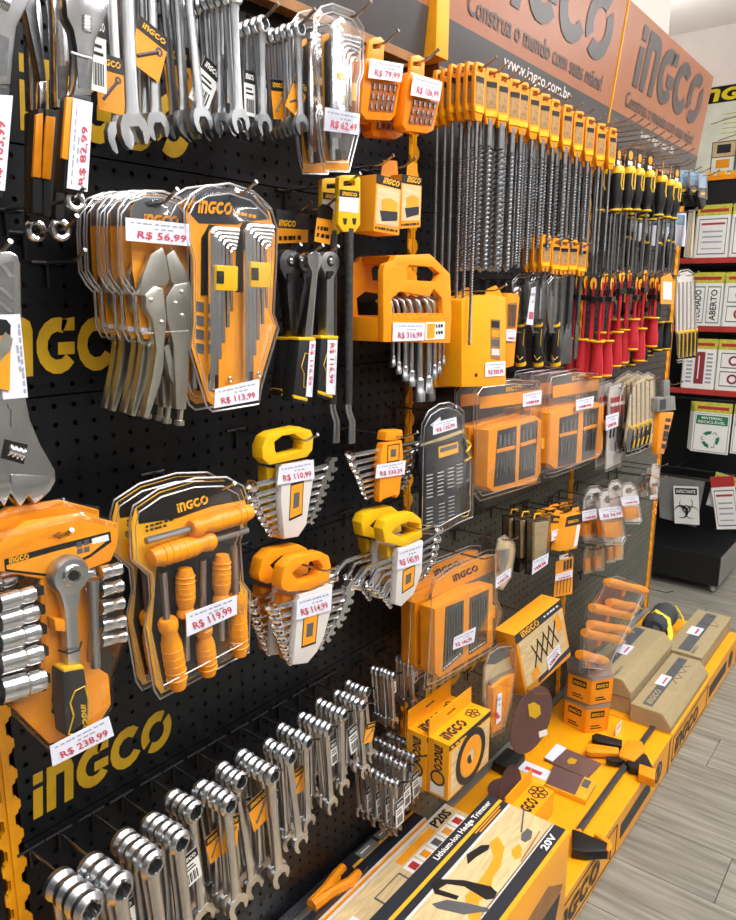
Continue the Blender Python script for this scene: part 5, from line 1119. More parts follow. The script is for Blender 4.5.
for i, (q, lab, dd) in enumerate((([(448, 445), (516, 430), (492, 590), (412, 604)], 'yellow and black small carton at the front', .17), ([(372, 436), (450, 446), (445, 548), (372, 560)], 'small carton with white price tag', .15), ([(345, 420), (430, 400), (425, 500), (345, 520)], 'small carton behind the tagged one', .10), ([(400, 400), (470, 395), (465, 480), (400, 490)], 'small carton nearest the board', .07))):
    it = Item('small_carton', lab, 'box', fX, ((q[2][0] + q[3][0]) / 2, q[3][1]), dd, GT); at = quad_at(q)
    it.poly('carton', 'orange_card', q, -.025, 0, bevel=.0006); it.poly('printed_header', 'black', [at(0, 0), at(1, 0), at(1, .3), at(0, .3)], 0, .0006); it.text('word_mark', 'print_yellow', '', at(.15, .22), at(.85, .22), 14, .001, logo=True)
    it.poly('side_panel', 'white', [at(.8, .32), at(1, .32), at(1, .9), at(.8, .95)], 0, .0007)
    it.poly('hang_tab', 'orange_card', [at(.2, 0), at(.8, 0), at(.7, -.22), at(.3, -.22)], -.014, -.012)
    if i == 1: it.tag(None, [(375, 515), (448, 480), (446, 532), (375, 558)], .003)
    it.hook(*at(.5, -.12), 'wire hook of the ' + lab, .03, o=-.013)
def tape_pack(label, x0, y0, x1, y1, x2, y2, d, tag=None, price=None, fr=fX, cp=None):
    """hourglass clear pack with an orange roll"""
    it = Item('tape_pack', label, 'tape pack', fr, (x2, y2), d, 'clear packs with an orange roll')
    w = x1 - x0; h = y2 - y0; sk = (x2 - (x0 + x1) / 2) / h
    L = lambda u, v: (x0 + u * w + sk * v * h, y0 + v * h)
    out = [L(.05, .32), L(.1, .12), L(.3, .0), L(.65, -.02), L(.9, .1), L(.98, .3), L(1.0, .9), L(.85, 1), L(.12, 1), L(0, .9)]
    it.poly('backing_card', 'sign_white', inset(out, .92), -.001, 0, holes=[[L(.25, .22), L(.4, .12), L(.65, .11), L(.75, .2), L(.6, .25), L(.4, .26)]]); blister(it, out, .03)
    it.poly('roll', 'orange', [L(.16, .60), L(.50, .62), L(.88, .57), L(.92, .84), L(.52, .90), L(.17, .87)], .004, .026, bevel=.003)
    it.tag(price, [L(.02, .36), L(.97, .30), L(.98, .50), L(.03, .56)], .032)
    it.hook(*L(.5, .18), 'wire hook of the ' + label, .03)
    if cp: it.copy(cp, -.002, -.04, .002)
    return it
tape_pack('largest clear pack with an orange roll tagged R$ 94,99', 578, 318, 690, 0, 665, 572, .16, True, 'R$ 94,99', cp='clear roll pack hidden behind the R$ 94,99 one')
tape_pack('clear pack with an orange roll nearer the corner', 305, 232, 372, 0, 358, 382, .17, True, None, fL, 'clear roll pack behind the one nearer the corner')
tape_pack('clear pack with an orange roll right of the small cartons', 512, 340, 582, 0, 555, 565, .12, True, None)
for i, (x, y, d) in enumerate(((620, 130, .10), (660, 90, .12), (700, 60, .14), (690, 150, .16))):
    o_ = [(x - 32, y + 10), (x - 20, y - 30), (x + 20, y - 34), (x + 34, y), (x + 30, y + 130), (x - 30, y + 140)]
    tool_card('small clear accessory pack, ' + ORD[i] + ' of four at the rack end', 'tool pack', fS, o_, d, (x, y + 138), 'sign_white', x, y - 18, 'wire hook of the ' + ORD[i] + ' accessory pack at the end', lambda it, x=x, y=y: (it.poly('tool', ('orange', 'satin', 'orange', 'joint_brown')[i], [(x - 18, y + 50), (x + 16, y + 44), (x + 20, y + 100), (x - 12, y + 110)], .002, .012, bevel=.002), it.tag(None, [(x - 24, y + 112), (x + 24, y + 104), (x + 24, y + 132), (x - 24, y + 140)], .02)))
it = Item('chain_link', 'small orange plastic hook past the rack end', 'hook', fS, (700, 410), .10)
torus(it, 'loop', 'orange', 705, 320, .010, .003); torus(it, 'loop', 'orange', 700, 380, .010, .003)
it.hook(705, 300, 'wire hook of the small orange plastic hook', .02)
for i, (x, y, d) in enumerate(((210, 740, .10), (290, 720, .11), (430, 640, .14), (375, 660, .08))):
    o_ = [(x - 36, y - 60), (x - 20, y - 100), (x + 24, y - 104), (x + 40, y - 60), (x + 34, y + 90), (x - 34, y + 100)]
    tool_card('hanging clear pack, ' + ORD[i] + ' of four above the T handle set', 'tool pack', fS, o_, d, (x, y + 95), 'wood_print', x, y - 84, 'wire hook of the ' + ORD[i] + ' pack above the T handles', lambda it, x=x, y=y: it.poly('tool', 'orange', [(x - 20, y - 10), (x + 18, y - 16), (x + 20, y + 70), (x - 18, y + 78)], .002, .012, bevel=.002))
p = wall(648, 571, .0); hook(p[0] - .2, p[2], .16, 'empty wire hook near the rack end')
it = Item('blade_pack', 'orange striped blade pack with white tag', 'blade pack', fX, (430, 815), .13)
c0 = it.poly('card', 'orange_card', [(396, 652), (476, 626), (470, 800), (386, 815)], -.001, 0); it.poly('hang_tab', 'white', [(412, 645), (412, 625), (452, 615), (454, 634)], -.001, .0005)
for k in range(5): it.tube('blade', 'dark_steel', [(404 + k * 15, 738 - k * 4), (398 + k * 15, 806 - k * 4)], .0018, .003, n=5, flat=.5)
for k in range(3): it.poly('printed_stripe', 'black', [(432 + k * 14, 650 - k * 5), (442 + k * 14, 647 - k * 5), (440 + k * 14, 690 - k * 5), (430 + k * 14, 694 - k * 5)], 0, .0006, parent=c0)
it.tag(None, [(395, 712), (472, 690), (470, 722), (392, 742)], .006); it.hook(432, 632, 'wire hook of the orange striped blade pack', .02)
# lattice gate box
it = Item('boxed_tool', 'printed box with folding lattice picture', 'box', fR, (520, 560), .175)
q = [(390, 348), (602, 180), (648, 442), (442, 630)]; at = quad_at(q)
it.poly('carton', 'orange_card', q, -.055, 0, bevel=.0008)
it.poly('printed_picture', 'wood_print', [at(.04, .14), at(.98, .12), at(.96, .90), at(.04, .88)], 0, .0005)
it.poly('printed_header', 'navy', [at(0, 0), at(1, 0), at(1, .14), at(0, .15)], 0, .0006); it.text('word_mark', 'print_yellow', '', at(.14, .12), at(.52, .12), 26, .001, logo=True); it.lines('fine_print', [(at(.62, .08), at(.95, .08), 5)], 7, .001, None, 'white')
it.poly('foot_print', 'navy', [at(.3, .90), at(1, .84), at(1, .93), at(.3, .97)], 0, .0006)
lat = MB()
for k in range(4):
    for sg in (0, 1):
        a = at(.28 + k * .13, .70 - sg * .36 - k * .03); b = at(.42 + k * .13, .34 + sg * .36 - k * .03); lat.tube([it.P3(*a, .0012), it.P3(*b, .0012)], .0022, 4)
it.add('printed_lattice', 'navy', lat); it.poly('printed_handle', 'orange_card', [at(.78, .2), at(.9, .18), at(.94, .45), at(.84, .5)], .0005, .001); it.poly('printed_base', 'orange_card', [at(.18, .75), at(.34, .68), at(.36, .84), at(.2, .88)], .0005, .001)
it.tag(None, [at(.52, .72), at(.82, .66), at(.82, .84), at(.53, .92)], .002); it.hook(*at(.5, -.03), 'wire hook of the folding lattice box', .0, o=-.03)
# T handle set
it = Item('t_handle_set', 'clear pack of orange T handle keys low at the rack end', 'hex keys', fL, (220, 905), .13)
out = [(158, 930), (165, 800), (185, 700), (230, 640), (250, 585), (300, 575), (390, 610), (410, 630), (370, 720), (330, 800), (290, 880), (262, 940)]
it.poly('backing_card', 'amber_dark', [(215, 660), (262, 590), (330, 600), (300, 700), (250, 820), (190, 860), (182, 780)], -.001, 0); blister(it, out, .05)
for i, (a, b) in enumerate((((262, 596), (405, 630)), ((268, 672), (372, 690)), ((205, 690), (345, 722)), ((196, 752), (340, 775)), ((178, 782), (310, 812)), ((158, 862), (258, 888)))):
    A = Vector(it.P3(*a, .024)); B = Vector(it.P3(*b, .024)); u = B - A; L = u.length; r = .0165
    g = it.add('key', 'orange', MB().lathe([(0, 0), (r * .8, .002), (r, L * .15), (r * .85, L * .5), (r, L * .85), (r * .8, L * .98), (0, L)], A, u, 12)); mx, my = (a[0] + b[0]) / 2 - 10, (a[1] + b[1]) / 2
    it.tube('stem', 'orange', [(mx, my), (mx - 4, my + 34)], [.008, .006], .024, n=8, parent=g); it.tube('key_tip', 'chrome', [(b[0] - 4, b[1] - 2), (b[0] + 18, b[1] + 4)], .005, .024, n=8, parent=g); it.tube('key_shaft', 'steel', [(mx - 4, my + 30), (mx - 8, my + 62)], .003, .024, n=6, parent=g)
it.hook(300, 590, 'wire hook of the orange T handle keys', .04)
# knife blister
it = Item('tool_pack', 'rounded clear pack with an orange knife beside the lattice box', 'tool pack', fR, (310, 800), .15)
out = [(242, 640), (246, 490), (270, 420), (320, 385), (380, 378), (400, 400), (400, 520), (380, 640), (345, 780), (285, 815), (262, 700)]
it.poly('backing_card', 'wood_print', inset(out, .93), -.001, 0); blister(it, out, .022)
it.poly('card_header', 'grey_print', [(258, 480), (280, 430), (325, 402), (385, 395), (388, 430), (300, 480)], 0, .0006)
it.poly('knife', 'orange', [(292, 590), (345, 545), (392, 525), (372, 620), (352, 700), (330, 780), (292, 795)], .003, .02, bevel=.003); it.poly('knife_blade', 'satin', [(275, 560), (390, 500), (392, 525), (292, 590)], .004, .012, bevel=.001)
it.tag(None, [(312, 620), (332, 610), (326, 740), (304, 756)], .023); it.hook(330, 412, 'wire hook of the rounded clear knife pack', .03)
# two yellow boxes with hang tabs
it = Item('boxed_tool', 'front yellow box with round tool picture above the base', 'box', fO, (460, 485), .195, 'yellow boxes with hang tabs')
q = [it.P(*p, 0) for p in [(405, 268), (568, 142), (532, 350), (394, 487)]]
X0, X1 = (q[0][0] + q[3][0]) / 2, (q[1][0] + q[2][0]) / 2; Z1, Z0 = (q[0][1] + q[1][1]) / 2, (q[2][1] + q[3][1]) / 2; DP = .052; WX, HZ = X1 - X0, Z1 - Z0
def lp(u, v): return (X0 + WX * u, Z1 - HZ * v)
def lpoly(name, mt, uv, o0, o1, bevel=0): return it.add(name, mt, MB().prism([lp(*p) for p in uv], o0, o1), None, bevel)
lpoly('carton', 'base_yellow', [(0, 0), (1, 0), (1, 1), (0, 1)], -DP, 0, .0008)
it.add('hang_tab', 'base_yellow', MB().prism([lp(0, 0), lp(1, 0), (X1 - .002, Z1 + .040), (X0 + .002, Z1 + .040)], -DP, -DP + .002, [[lp(.4, -.16), lp(.6, -.16), lp(.6, -.11), lp(.4, -.11)]]))
lpoly('printed_picture', 'wood_print', [(.05, .16), (.97, .16), (.97, .95), (.05, .95)], 0, .0005); lpoly('printed_band', 'navy', [(0, .02), (1, .02), (1, .11), (0, .11)], 0, .0006)
cc = (X0 + WX * .52, .0012, Z1 - HZ * .54); it.add('printed_disc', 'black', MB().ring(cc, (0, 1, 0), WX * .36, WX * .27, .001, 24)); it.add('printed_tool', 'orange_card', MB().ring(cc, (0, 1, 0), WX * .26, WX * .10, .0012, 16)); lpoly('printed_grip', 'navy', [(.30, .55), (.5, .5), (.56, .72), (.38, .78)], .0005, .0016)
it.lines('fine_print', [((412, 290), (540, 190), 8)], 7, .001, None, 'print_yellow')
it.add('word_mark', 'navy', flat_on(logo_geo(), (X0 + WX * .08, -.010, Z1 + .0006), (X0 + WX * .55, -.010, Z1 + .0006), (0, -.026, 0), (0, 0, 1)), smooth=0)
em = MB()
for a in range(5): em.ring((X0 + WX * .78 + .010 * math.cos(a * 1.257), -.024 + .010 * math.sin(a * 1.257), Z1 + .0008), (0, 0, 1), .008, .0055, .0008, 10)
it.add('emblem', 'navy', em)
it.add('word_mark', 'navy', flat_on(logo_geo(), (X0 - .0006, -.036, Z1 - .010), (X0 - .0006, -.036, Z1 - HZ * .52), (0, .021, 0), (-1, 0, 0), 0), smooth=0)
it.add('emblem', 'navy', MB().ring((X0 - .0008, -.026, Z1 - HZ * .66), (1, 0, 0), .018, .014, .001, 18)); it.add('barcode', 'white', MB().box(X0 - .0008, X0 - .0002, -.044, -.010, Z0 + .006, Z0 + .030), smooth=0)
it.hook(*(486, 190), 'wire hook of the two yellow boxes with tabs', -.02, .012, o=-.03)
it.copy('rear yellow box with hang tab, left of the front one', -.002, -.0535, 0)
# sanding disc on a hook
it = Item('sanding_disc', 'large dark brown sanding disc hanging over the base', 'sanding disc', fR, (475, 870), .19)
c = it.P3(472, 738, 0); rz = abs(it.P(472, 600)[1] - it.P(472, 872)[1]) / 2
it.add('disc', 'brown_disc', MB().lathe([(0, -.001), (rz, -.001), (rz, .001), (0, .001)], c, (0, 1, 0), 40))
it.poly('printed_emblem', 'logo_yellow', [(462, 670), (482, 655), (502, 668), (504, 705), (486, 730), (466, 722)], .001, .0016); it.poly('sticker', 'white', [(496, 788), (522, 772), (526, 796), (498, 815)], .001, .0018)
it.r.rotation_euler = (0, 0, -.18)
it.hook(472, 610, 'wire hook of the brown sanding disc', .04)
# ------------------------------------------------------------------ goods on the base plinth
def root(name, label, cat, loc, group=None, rz=0):
    r = bpy.data.objects.new(name, None); COL.objects.link(r); r.location = loc; r.rotation_euler = (0, 0, rz); tagp(r, label, cat, group); return r
def S(r, name, mb, mt, bevel=0, smooth=38, parent=None, label=None): return sub(name, mb.mesh(name, smooth, bevel), mt, parent or r, label=label)
def top_text(r, geo, mt, a, b, h, z, name='lettering', parent=None): return S(r, name, flat_on(geo, (a[0], a[1], z), (b[0], b[1], z), (h[0], h[1], 0), (0, 0, 1)), mt, smooth=0, parent=parent)
def kraft(label, x0, x1, o0, o1, z0, z1, cham, var):
    r = root('cardboard_box', label, 'box', (x0, 0, z0), 'brown cardboard boxes'); L = x1 - x0; h = z1 - z0
    prof = [(o0, 0), (o1, 0), (o1, h * .35), (o1 - cham, h), (o0, h)] if cham else [(o0, 0), (o1, 0), (o1, h), (o0, h)]
    S(r, 'carton', MB().prism(prof, 0, L, ax='x'), 'kraft', .0015)
    S(r, 'end_flap', MB().prism([(p[0] * .98 + (o0 + o1) * .01, p[1] * .94 + h * .02) for p in prof], -.0015, 0, ax='x'), 'kraft')
    W = o1 - cham - o0; zt = h + .0003
    S(r, 'printed_band', MB().box(L * (.05 if var else .35), L * .95, o0 + W * (.08 if var == 2 else .3), o0 + W * (.42 if var == 2 else .62), h, zt), 'grey_print', smooth=0)
    if var == 1: top_text(r, logo_geo(), 'kraft', (L * .08, o0 + W * .56), (L * .32, o0 + W * .56), (0, -W * .2), zt)
    else: top_text(r, text_geo('INGCO', .02), 'grey_print', (L * .04, o0 + W * .75), (L * .2, o0 + W * .75), (0, -W * .1), zt)
    pt = S(r, 'price_label', MB().box(L * .40, L * .58, o0 + W * .2, o0 + W * .55, zt, zt + .0004), 'paper', smooth=0)
    S(r, 'price_lettering', MB().box(L * .43, L * .55, o0 + W * .40, o0 + W * .46, zt + .0004, zt + .0006), 'red_print', smooth=0, parent=pt)
    if var == 1:
        for k in range(3): S(r, 'printed_jaw', MB().tube([(L * (.5 + k * .12), o0 + W * .8, h), (L * (.55 + k * .12), o0 + W * .6, h), (L * (.62 + k * .12), o0 + W * .85, h)], .0016, 4), 'grey_print')
    if var == 3:
        S(r, 'printed_frame', MB().tube([(L * .68, o0 + W * .3, h), (L * .9, o0 + W * .5, h), (L * .7, o0 + W * .85, h)], .0018, 4, closed=True), 'grey_print')
kraft('brown box with clamp print at the edge of the base', 2.225, 2.67, .245, .373, .129, .187, .03, 1)
kraft('upper brown box of the stack beside the orange jars', 2.25, 2.70, .095, .236, .187, .245, .03, 2)
kraft('lower brown box of the stack beside the orange jars', 2.255, 2.70, .095, .236, .129, .1865, 0, 0)
kraft('far brown box with frame saw print', 2.685, 3.135, .215, .345, .129, .192, 0, 3)
# orange hexagonal jars with clear lids
for k, (zz, lab) in enumerate(((.129, 'lower orange hexagonal jar on the base'), (.2235, 'upper orange hexagonal jar with clear lid'))):
    r = root('hexagonal_jar', lab, 'jar', (2.135 + .006 * k, -.135, zz), 'orange hexagonal jars', .35 + .1 * k); R = .078
    hexp = lambda q: [(q * math.cos(math.radians(60 * i)), q * math.sin(math.radians(60 * i))) for i in range(6)]
    S(r, 'body', MB().prism(hexp(R), 0, .080, ax='z'), 'orange', .002); S(r, 'lid', MB().prism(hexp(R * 1.04), .0805, .094, ax='z'), 'rim', .002); S(r, 'contents', MB().prism(hexp(R * .9), .080, .088, ax='z'), 'shelf_grey')
    for i in range(6):
        a = math.radians(60 * i + 30); ap = R * math.cos(math.radians(30)); n = Vector((math.cos(a), math.sin(a), 0)); t = Vector((-math.sin(a), math.cos(a), 0)) * -1
        def q4(u0, u1, z0, z1, e): return [n * (ap + e) + t * u + Vector((0, 0, z)) for u, z in ((u0, z0), (u1, z0), (u1, z1), (u0, z1))]
        lb = S(r, 'side_label', MB().add(q4(-R * .36, R * .36, .004, .076, .0008), [(0, 1, 2, 3)]), 'orange_card', smooth=0); S(r, 'label_header', MB().add(q4(-R * .30, R * .30, .050, .072, .0012), [(0, 1, 2, 3)]), 'black', smooth=0, parent=lb)
        S(r, 'word_mark', flat_on(logo_geo(), n * (ap + .0014) + t * -R * .26 + Vector((0, 0, .055)), n * (ap + .0014) + t * R * .26 + Vector((0, 0, .055)), (0, 0, .011), n, .0002), 'print_yellow', smooth=0, parent=lb)
        S(r, 'fine_print', MB().add(q4(-R * .28, R * .1, .02, .024, .0012), [(0, 1, 2, 3)]).add(q4(-R * .28, R * .2, .012, .016, .0012), [(0, 1, 2, 3)]), 'black', smooth=0, parent=lb)
    S(r, 'price_label', MB().box(-.02, .03, -.015, .015,  .0942, .0946), 'paper', smooth=0)
# clamp
r = root('bar_clamp', 'black and yellow bar clamp lying on the base', 'clamp', (1.60, 0, .129))
S(r, 'bar', MB().box(0.0, .61, .316, .332, .010, .016), 'bar_steel', .001)
def plan(name, pts, z0, z1, mt, bev=.002): S(r, name, MB().prism([(level(*pxp(fQ, *p), .15)[0] - 1.60, -level(*pxp(fQ, *p), .15)[1]) for p in pts], z0, z1, ax='z'), mt, bev)
plan('slide_body', [(310, 300), (335, 265), (390, 272), (402, 305), (360, 345), (305, 325)], .003, .030, 'grip_orange', .003)
plan('trigger', [(182, 285), (200, 272), (305, 288), (305, 310), (200, 306), (184, 300)], .008, .024, 'grip_orange', .003)
plan('handle', [(205, 245), (222, 236), (318, 262), (315, 285), (225, 268), (206, 258)], .008, .026, 'black', .003)
plan('release_lever', [(258, 318), (300, 318), (330, 335), (300, 340), (260, 332)], .008, .022, 'black', .002)
plan('sliding_jaw', [(330, 340), (395, 310), (408, 318), (438, 380), (436, 405), (380, 370), (345, 362)], .004, .026, 'black', .003)
plan('jaw_pad', [(380, 352), (440, 372), (438, 412), (376, 388)], .002, .028, 'grip_orange', .002)
plan('fixed_jaw', [(132, 590), (165, 600), (268, 645), (276, 672), (180, 676), (132, 668)], .002, .026, 'black', .003)
plan('jaw_pad', [(212, 612), (222, 606), (274, 636), (280, 660), (268, 676), (258, 668), (262, 645)], .002, .028, 'grip_orange', .002)
plan('end_cap', [(140, 590), (165, 585), (172, 606), (150, 612)], .004, .024, 'grip_orange', .002)
p = level(*pxp(fQ, 302, 232), .13); r = root('price_label', 'small white price label standing beside the clamp', 'label', (p[0], p[1], .129)); S(r, 'card', MB().box(-.025, .025, -.0004, .0004, 0, .035), 'paper', smooth=0); S(r, 'fine_print', MB().box(-.018, .018, .0004, .0007, .02, .026), 'fine_print', smooth=0)
# sandpaper packs and flap pack
def flat_pack(name, label, cat, q, z0, h, mt, top=None):
    P = [level(*pxp(fQ, *p), .134) for p in q]; c = sum((Vector(p) for p in P), Vector()) / 4
    r = root(name, label, cat, (c[0], c[1], z0)); L = [(p[0] - c[0], -(p[1] - c[1])) for p in P]
    S(r, 'stack', MB().prism(inset(L, .96), 0, h, ax='z'), mt, .001); S(r, 'wrapper', MB().prism(L, -.0003, h + .003, ax='z'), 'film')
    at = lambda u, v: tuple((Vector(L[0]) * (1 - u) + Vector(L[1]) * u) * (1 - v) + (Vector(L[3]) * (1 - u) + Vector(L[2]) * u) * v)
    return r, at, h
r, at, h = flat_pack('sandpaper_pack', 'dark brown triangular sandpaper pack with yellow crest', 'sandpaper', [(80, 276), (245, 345), (190, 402), (28, 330)], .1295, .006, 'sand_paper')
S(r, 'printed_crest', MB().prism([at(.42, .35), at(.56, .35), at(.58, .6), at(.48, .72), at(.40, .6)], h, h + .0005, ax='z'), 'logo_yellow'); S(r, 'price_tag', MB().prism([at(-.02, .02), at(.22, .05), at(.2, .98), at(0, .95)], h + .003, h + .0036, ax='z'), 'paper')
r, at, h = flat_pack('sandpaper_pack', 'flat sandpaper pack with yellow printed edge near the clamp', 'sandpaper', [(60, 358), (225, 422), (185, 490), (35, 430)], .1295, .014, 'sand_paper')
S(r, 'printed_edge', MB().prism([at(.72, 0), at(1, 0), at(1, 1), at(.72, 1)], h, h + .0005, ax='z'), 'print_yellow'); S(r, 'printed_emblem', MB().prism([at(.74, .1), at(.9, .1), at(.9, .5), at(.74, .5)], h + .0005, h + .0008, ax='z'), 'grey_print')
S(r, 'front_band', MB().prism([at(0, .99), at(1, .99), at(1, 1.03), at(0, 1.03)], 0, h, ax='z'), 'print_yellow')
# black brush pack
r = root('brush_pack', 'black bristled pack with white price tag lying on the base', 'tool pack', (1.76, -.10, .129))
S(r, 'head', MB().box(-.045, .045, -.075, -.015, .001, .030), 'rubber', .004); S(r, 'card', MB().box(-.035, .045, -.015, .075, .001, .008), 'print_yellow', .001); S(r, 'price_tag', MB().box(-.005, .045, -.02, .07, .0085, .0095), 'paper'); S(r, 'price_lettering', MB().box(.008, .024, .0, .05, .0095, .0097), 'red_print', smooth=0)
S(r, 'strap', MB().box(-.047, .047, -.052, -.04, .0, .032), 'black', .001)
# yellow box with tab lying
r = root('boxed_disc', 'yellow carton with raised tab behind the trimmer box', 'box', (1.50, 0, .129))
S(r, 'carton', MB().box(0, .15, .178, .240, 0, .07), 'base_yellow', .001); S(r, 'hang_tab', MB().box(0, .15, .174, .1765, .0, .108), 'base_yellow', .0005)
S(r, 'word_mark', flat_on(logo_geo(), (.010, .230, .0706), (.085, .230, .0706), (0, -.032, 0), (0, 0, 1)), 'navy', smooth=0); em = MB()
for a in range(6): em.ring((.118 + .015 * math.cos(a * 1.047), .21 + .015 * math.sin(a * 1.047), .0705), (0, 0, 1), .011, .008, .0008, 10)
S(r, 'emblem', em, 'navy')
r = root('sanding_disc', 'small brown disc leaning between trimmer box and yellow carton', 'sanding disc', (1.60, -.16, .129)); S(r, 'disc', MB().lathe([(0, 0), (.06, 0), (.06, .002), (0, .002)], (0, -.02, .060), (0, 1, .2), 28), 'brown_disc')
for i, (x, y, dd) in enumerate(((1.66, .075, .055), (1.69, .10, .05))):
    r = root('sanding_disc', ['brown disc lying flat under the yellow boxes', 'grey disc in a clear wrapper under the yellow boxes'][i], 'sanding disc', (x - .12 * i, -y - .03, .129)); S(r, 'disc', MB().lathe([(.008, 0), (dd, 0), (dd, .003), (.008, .003)], (0, 0, .001 + .0), (0, 0, 1), 28), ['brown_disc', 'shelf_grey'][i]); S(r, 'hub', MB().ring((0, 0, .003), (0, 0, 1), .016, .008, .003, 14), 'dark_steel')
# rolled glove
r = root('rolled_apron', 'dark grey rolled cloth with yellow trim on the base', 'cloth', (2.88, -.128, .129)); r.scale = (1.25, 1.25, 1.25)
A = Vector((-.04, .0, .045)); 
S(r, 'roll', MB().lathe([(0, 0), (.030, .002), (.042, .02), (.044, .06), (.040, .10), (.043, .14), (.034, .165), (0, .17)], (-.04, .0, .045), (1, -.05, 0), 14, sx=.95), 'cloth')
S(r, 'fold', MB().tube([(-.03, .0, .03), (-.08, .02, .03), (-.13, .04, .015)], [.032, .026, .012], 10, .7), 'cloth')
S(r, 'trim', MB().tube([(.01, -.045, .05), (.005, -.01, .09), (.0, .03, .075), (-.03, .05, .04), (-.08, .06, .02), (-.14, .07, .012)], .009, 6, .5), 'yellow_trim'); S(r, 'trim', MB().tube([(.12, .02, .075), (.10, .05, .05), (.04, .08, .02), (-.06, .09, .012), (-.12, .085, .010)], .006, 6, .5), 'yellow_trim')
# ------------------------------------------------------------------ big boxes at the front
def big_box(name, label, x0, x1, o0, o1, z0, z1):
    r = root(name, label, 'box', (x1, 0, z0)); S(r, 'carton', MB().box(x0 - x1, 0, o0, o1, 0, z1 - z0), 'base_yellow', .0015); return r, z1 - z0
r, h = big_box('trimmer_box', 'hedge trimmer carton with wood grain picture, marked 20V', .62, 1.352, .205, .400, .1295, .345)
zt = h + .0004
def strip(name, x0, x1, o0, o1, mt, e=.0004, p=None): return S(r, name, MB().box(x0, x1, o0, o1, h, h + e), mt, smooth=0, parent=p)
strip('printed_picture', -.73, 0, .262, .362, 'wood_print', .0004); strip('printed_band', -.73, 0, .205, .232, 'navy'); strip('yellow_line', -.73, 0, .232, .240, 'print_yellow'); strip('printed_band', -.73, 0, .240, .256, 'navy', .0005); strip('silver_line', -.73, 0, .256, .262, 'sign_white'); strip('printed_band', -.73, 0, .365, .391, 'navy'); strip('silver_line', -.73, 0, .360, .365, 'sign_white')
top_text(r, text_geo('Lithium-Ion Hedge Trimmer', .02), 'white', (-.245, .229), (-.022, .229), (0, -.017), zt + .0004); top_text(r, text_geo('20V', .03), 'white', (-.085, .386), (-.032, .386), (0, -.016), zt + .0004)
S(r, 'fine_print', MB().box(-.13, -.02, .243, .246, h, h + .0008).box(-.12, -.03, .249, .252, h, h + .0008), 'orange_card', smooth=0)
def trace(name, pts, mt, e0, e1, fr=fY, z=.345): S(r, name, MB().prism([(level(*pxp(fr, *p), z)[0] - 1.352, -level(*pxp(fr, *p), z)[1]) for p in pts], h + e0, h + e1, ax='z'), mt, smooth=0)
trace('printed_trimmer', [(285, 420), (320, 395), (345, 440), (330, 520), (300, 560), (285, 630), (240, 660), (250, 736), (200, 736), (185, 640), (230, 590), (270, 540), (300, 480)], 'orange_card', .0005, .0008)
trace('printed_guard', [(45, 590), (70, 570), (180, 575), (290, 600), (315, 625), (305, 650), (270, 655), (180, 600), (110, 590), (75, 612), (160, 640), (150, 655), (60, 630)], 'black', .0008, .0011)
trace('printed_blade', [(48, 672), (110, 655), (200, 670), (280, 690), (282, 702), (180, 715), (70, 690)], 'grey_print', .0008, .0011); trace('printed_grip', [(190, 470), (250, 432), (285, 430), (280, 450), (230, 480), (195, 510)], 'black', .0009, .0012)
trace('printed_machine', [(415, 385), (440, 362), (460, 375), (455, 405), (430, 420), (412, 410)], 'grey_print', .0006, .0009); trace('printed_machine', [(375, 450), (405, 425), (418, 445), (415, 480), (390, 490), (375, 470)], 'orange_card', .0006, .0009); trace('printed_pole', [(422, 285), (428, 288), (418, 380), (410, 376)], 'grey_print', .0006, .0009); trace('printed_frame', [(488, 372), (492, 376), (415, 500), (410, 496)], 'joint_brown', .0006, .0009)
S(r, 'side_picture', MB().prism([(-.50, .02), (-.11, .02), (-.02, .10), (-.10, .15), (-.35, .12), (-.5, .14)], .400, .4005, ax='o'), 'joint_brown', smooth=0); S(r, 'side_band', MB().prism([(-.6, .03), (-.05, .03), (-.03, .085), (-.6, .085)], .4005, .4009, ax='o'), 'navy', smooth=0)
S(r, 'side_word_mark', flat_on(logo_geo(), (-.30, .4011, .04), (-.12, .4011, .04), (0, 0, .035), (0, 1, 0)), 'print_yellow', smooth=0)
r, h = big_box('multi_tool_box', 'long carton with wood print marked P20S beside the trimmer box', .60, 1.372, .078, .197, .1295, .250)
strip('printed_picture', -.77, 0, .080, .195, 'wood_print'); top_text(r, text_geo('P20S', .04), 'black', (-.085, .112), (-.018, .112), (0, -.026), h + .0006); strip('silver_line', -.77, 0, .0785, .086, 'sign_white', .0006)
for k in range(5): strip('printed_tile', -.055 - k * .045, -.014 - k * .045, .118, .150, 'white', .0006)
for k in range(5): strip('printed_tool', -.045 - k * .045, -.024 - k * .045, .124, .144, ('red_rail', 'orange_card', 'grey_print', 'orange_card', 'red_rail')[k], .0008)
strip('orange_bar', -.23, -.095, .095, .113, 'orange_card', .0007); strip('printed_frame', -.34, -.25, .12, .165, 'grey_print', .0006); strip('printed_panel', -.335, -.255, .123, .162, 'wood_print', .0008)
for k in range(3): strip('printed_drill', -.31 - k * .022, -.294 - k * .022, .155, .175, 'orange_card', .001)
pt = strip('price_tag', -.47, -.40, .115, .165, 'paper', .0014); strip('price_lettering', -.455, -.415, .142, .150, 'red_print', .0017, pt)
r, h = big_box('shears_box', 'dark carton with orange stripe and shears picture at the lower left', .55, 1.30, .006, .074, .1295, .250)
strip('printed_band', -.75, 0, .004, .03, 'navy'); strip('yellow_line', -.75, 0, .030, .037, 'print_yellow', .0006); strip('printed_band', -.75, 0, .037, .066, 'navy'); strip('silver_line', -.75, 0, .066, .071, 'sign_white', .0006)
r = root('hedge_shears', 'orange handled shears in clear sleeve on the dark carton', 'shears', (.985, -.022, .2512)); r.scale = (.85, .85, .85)
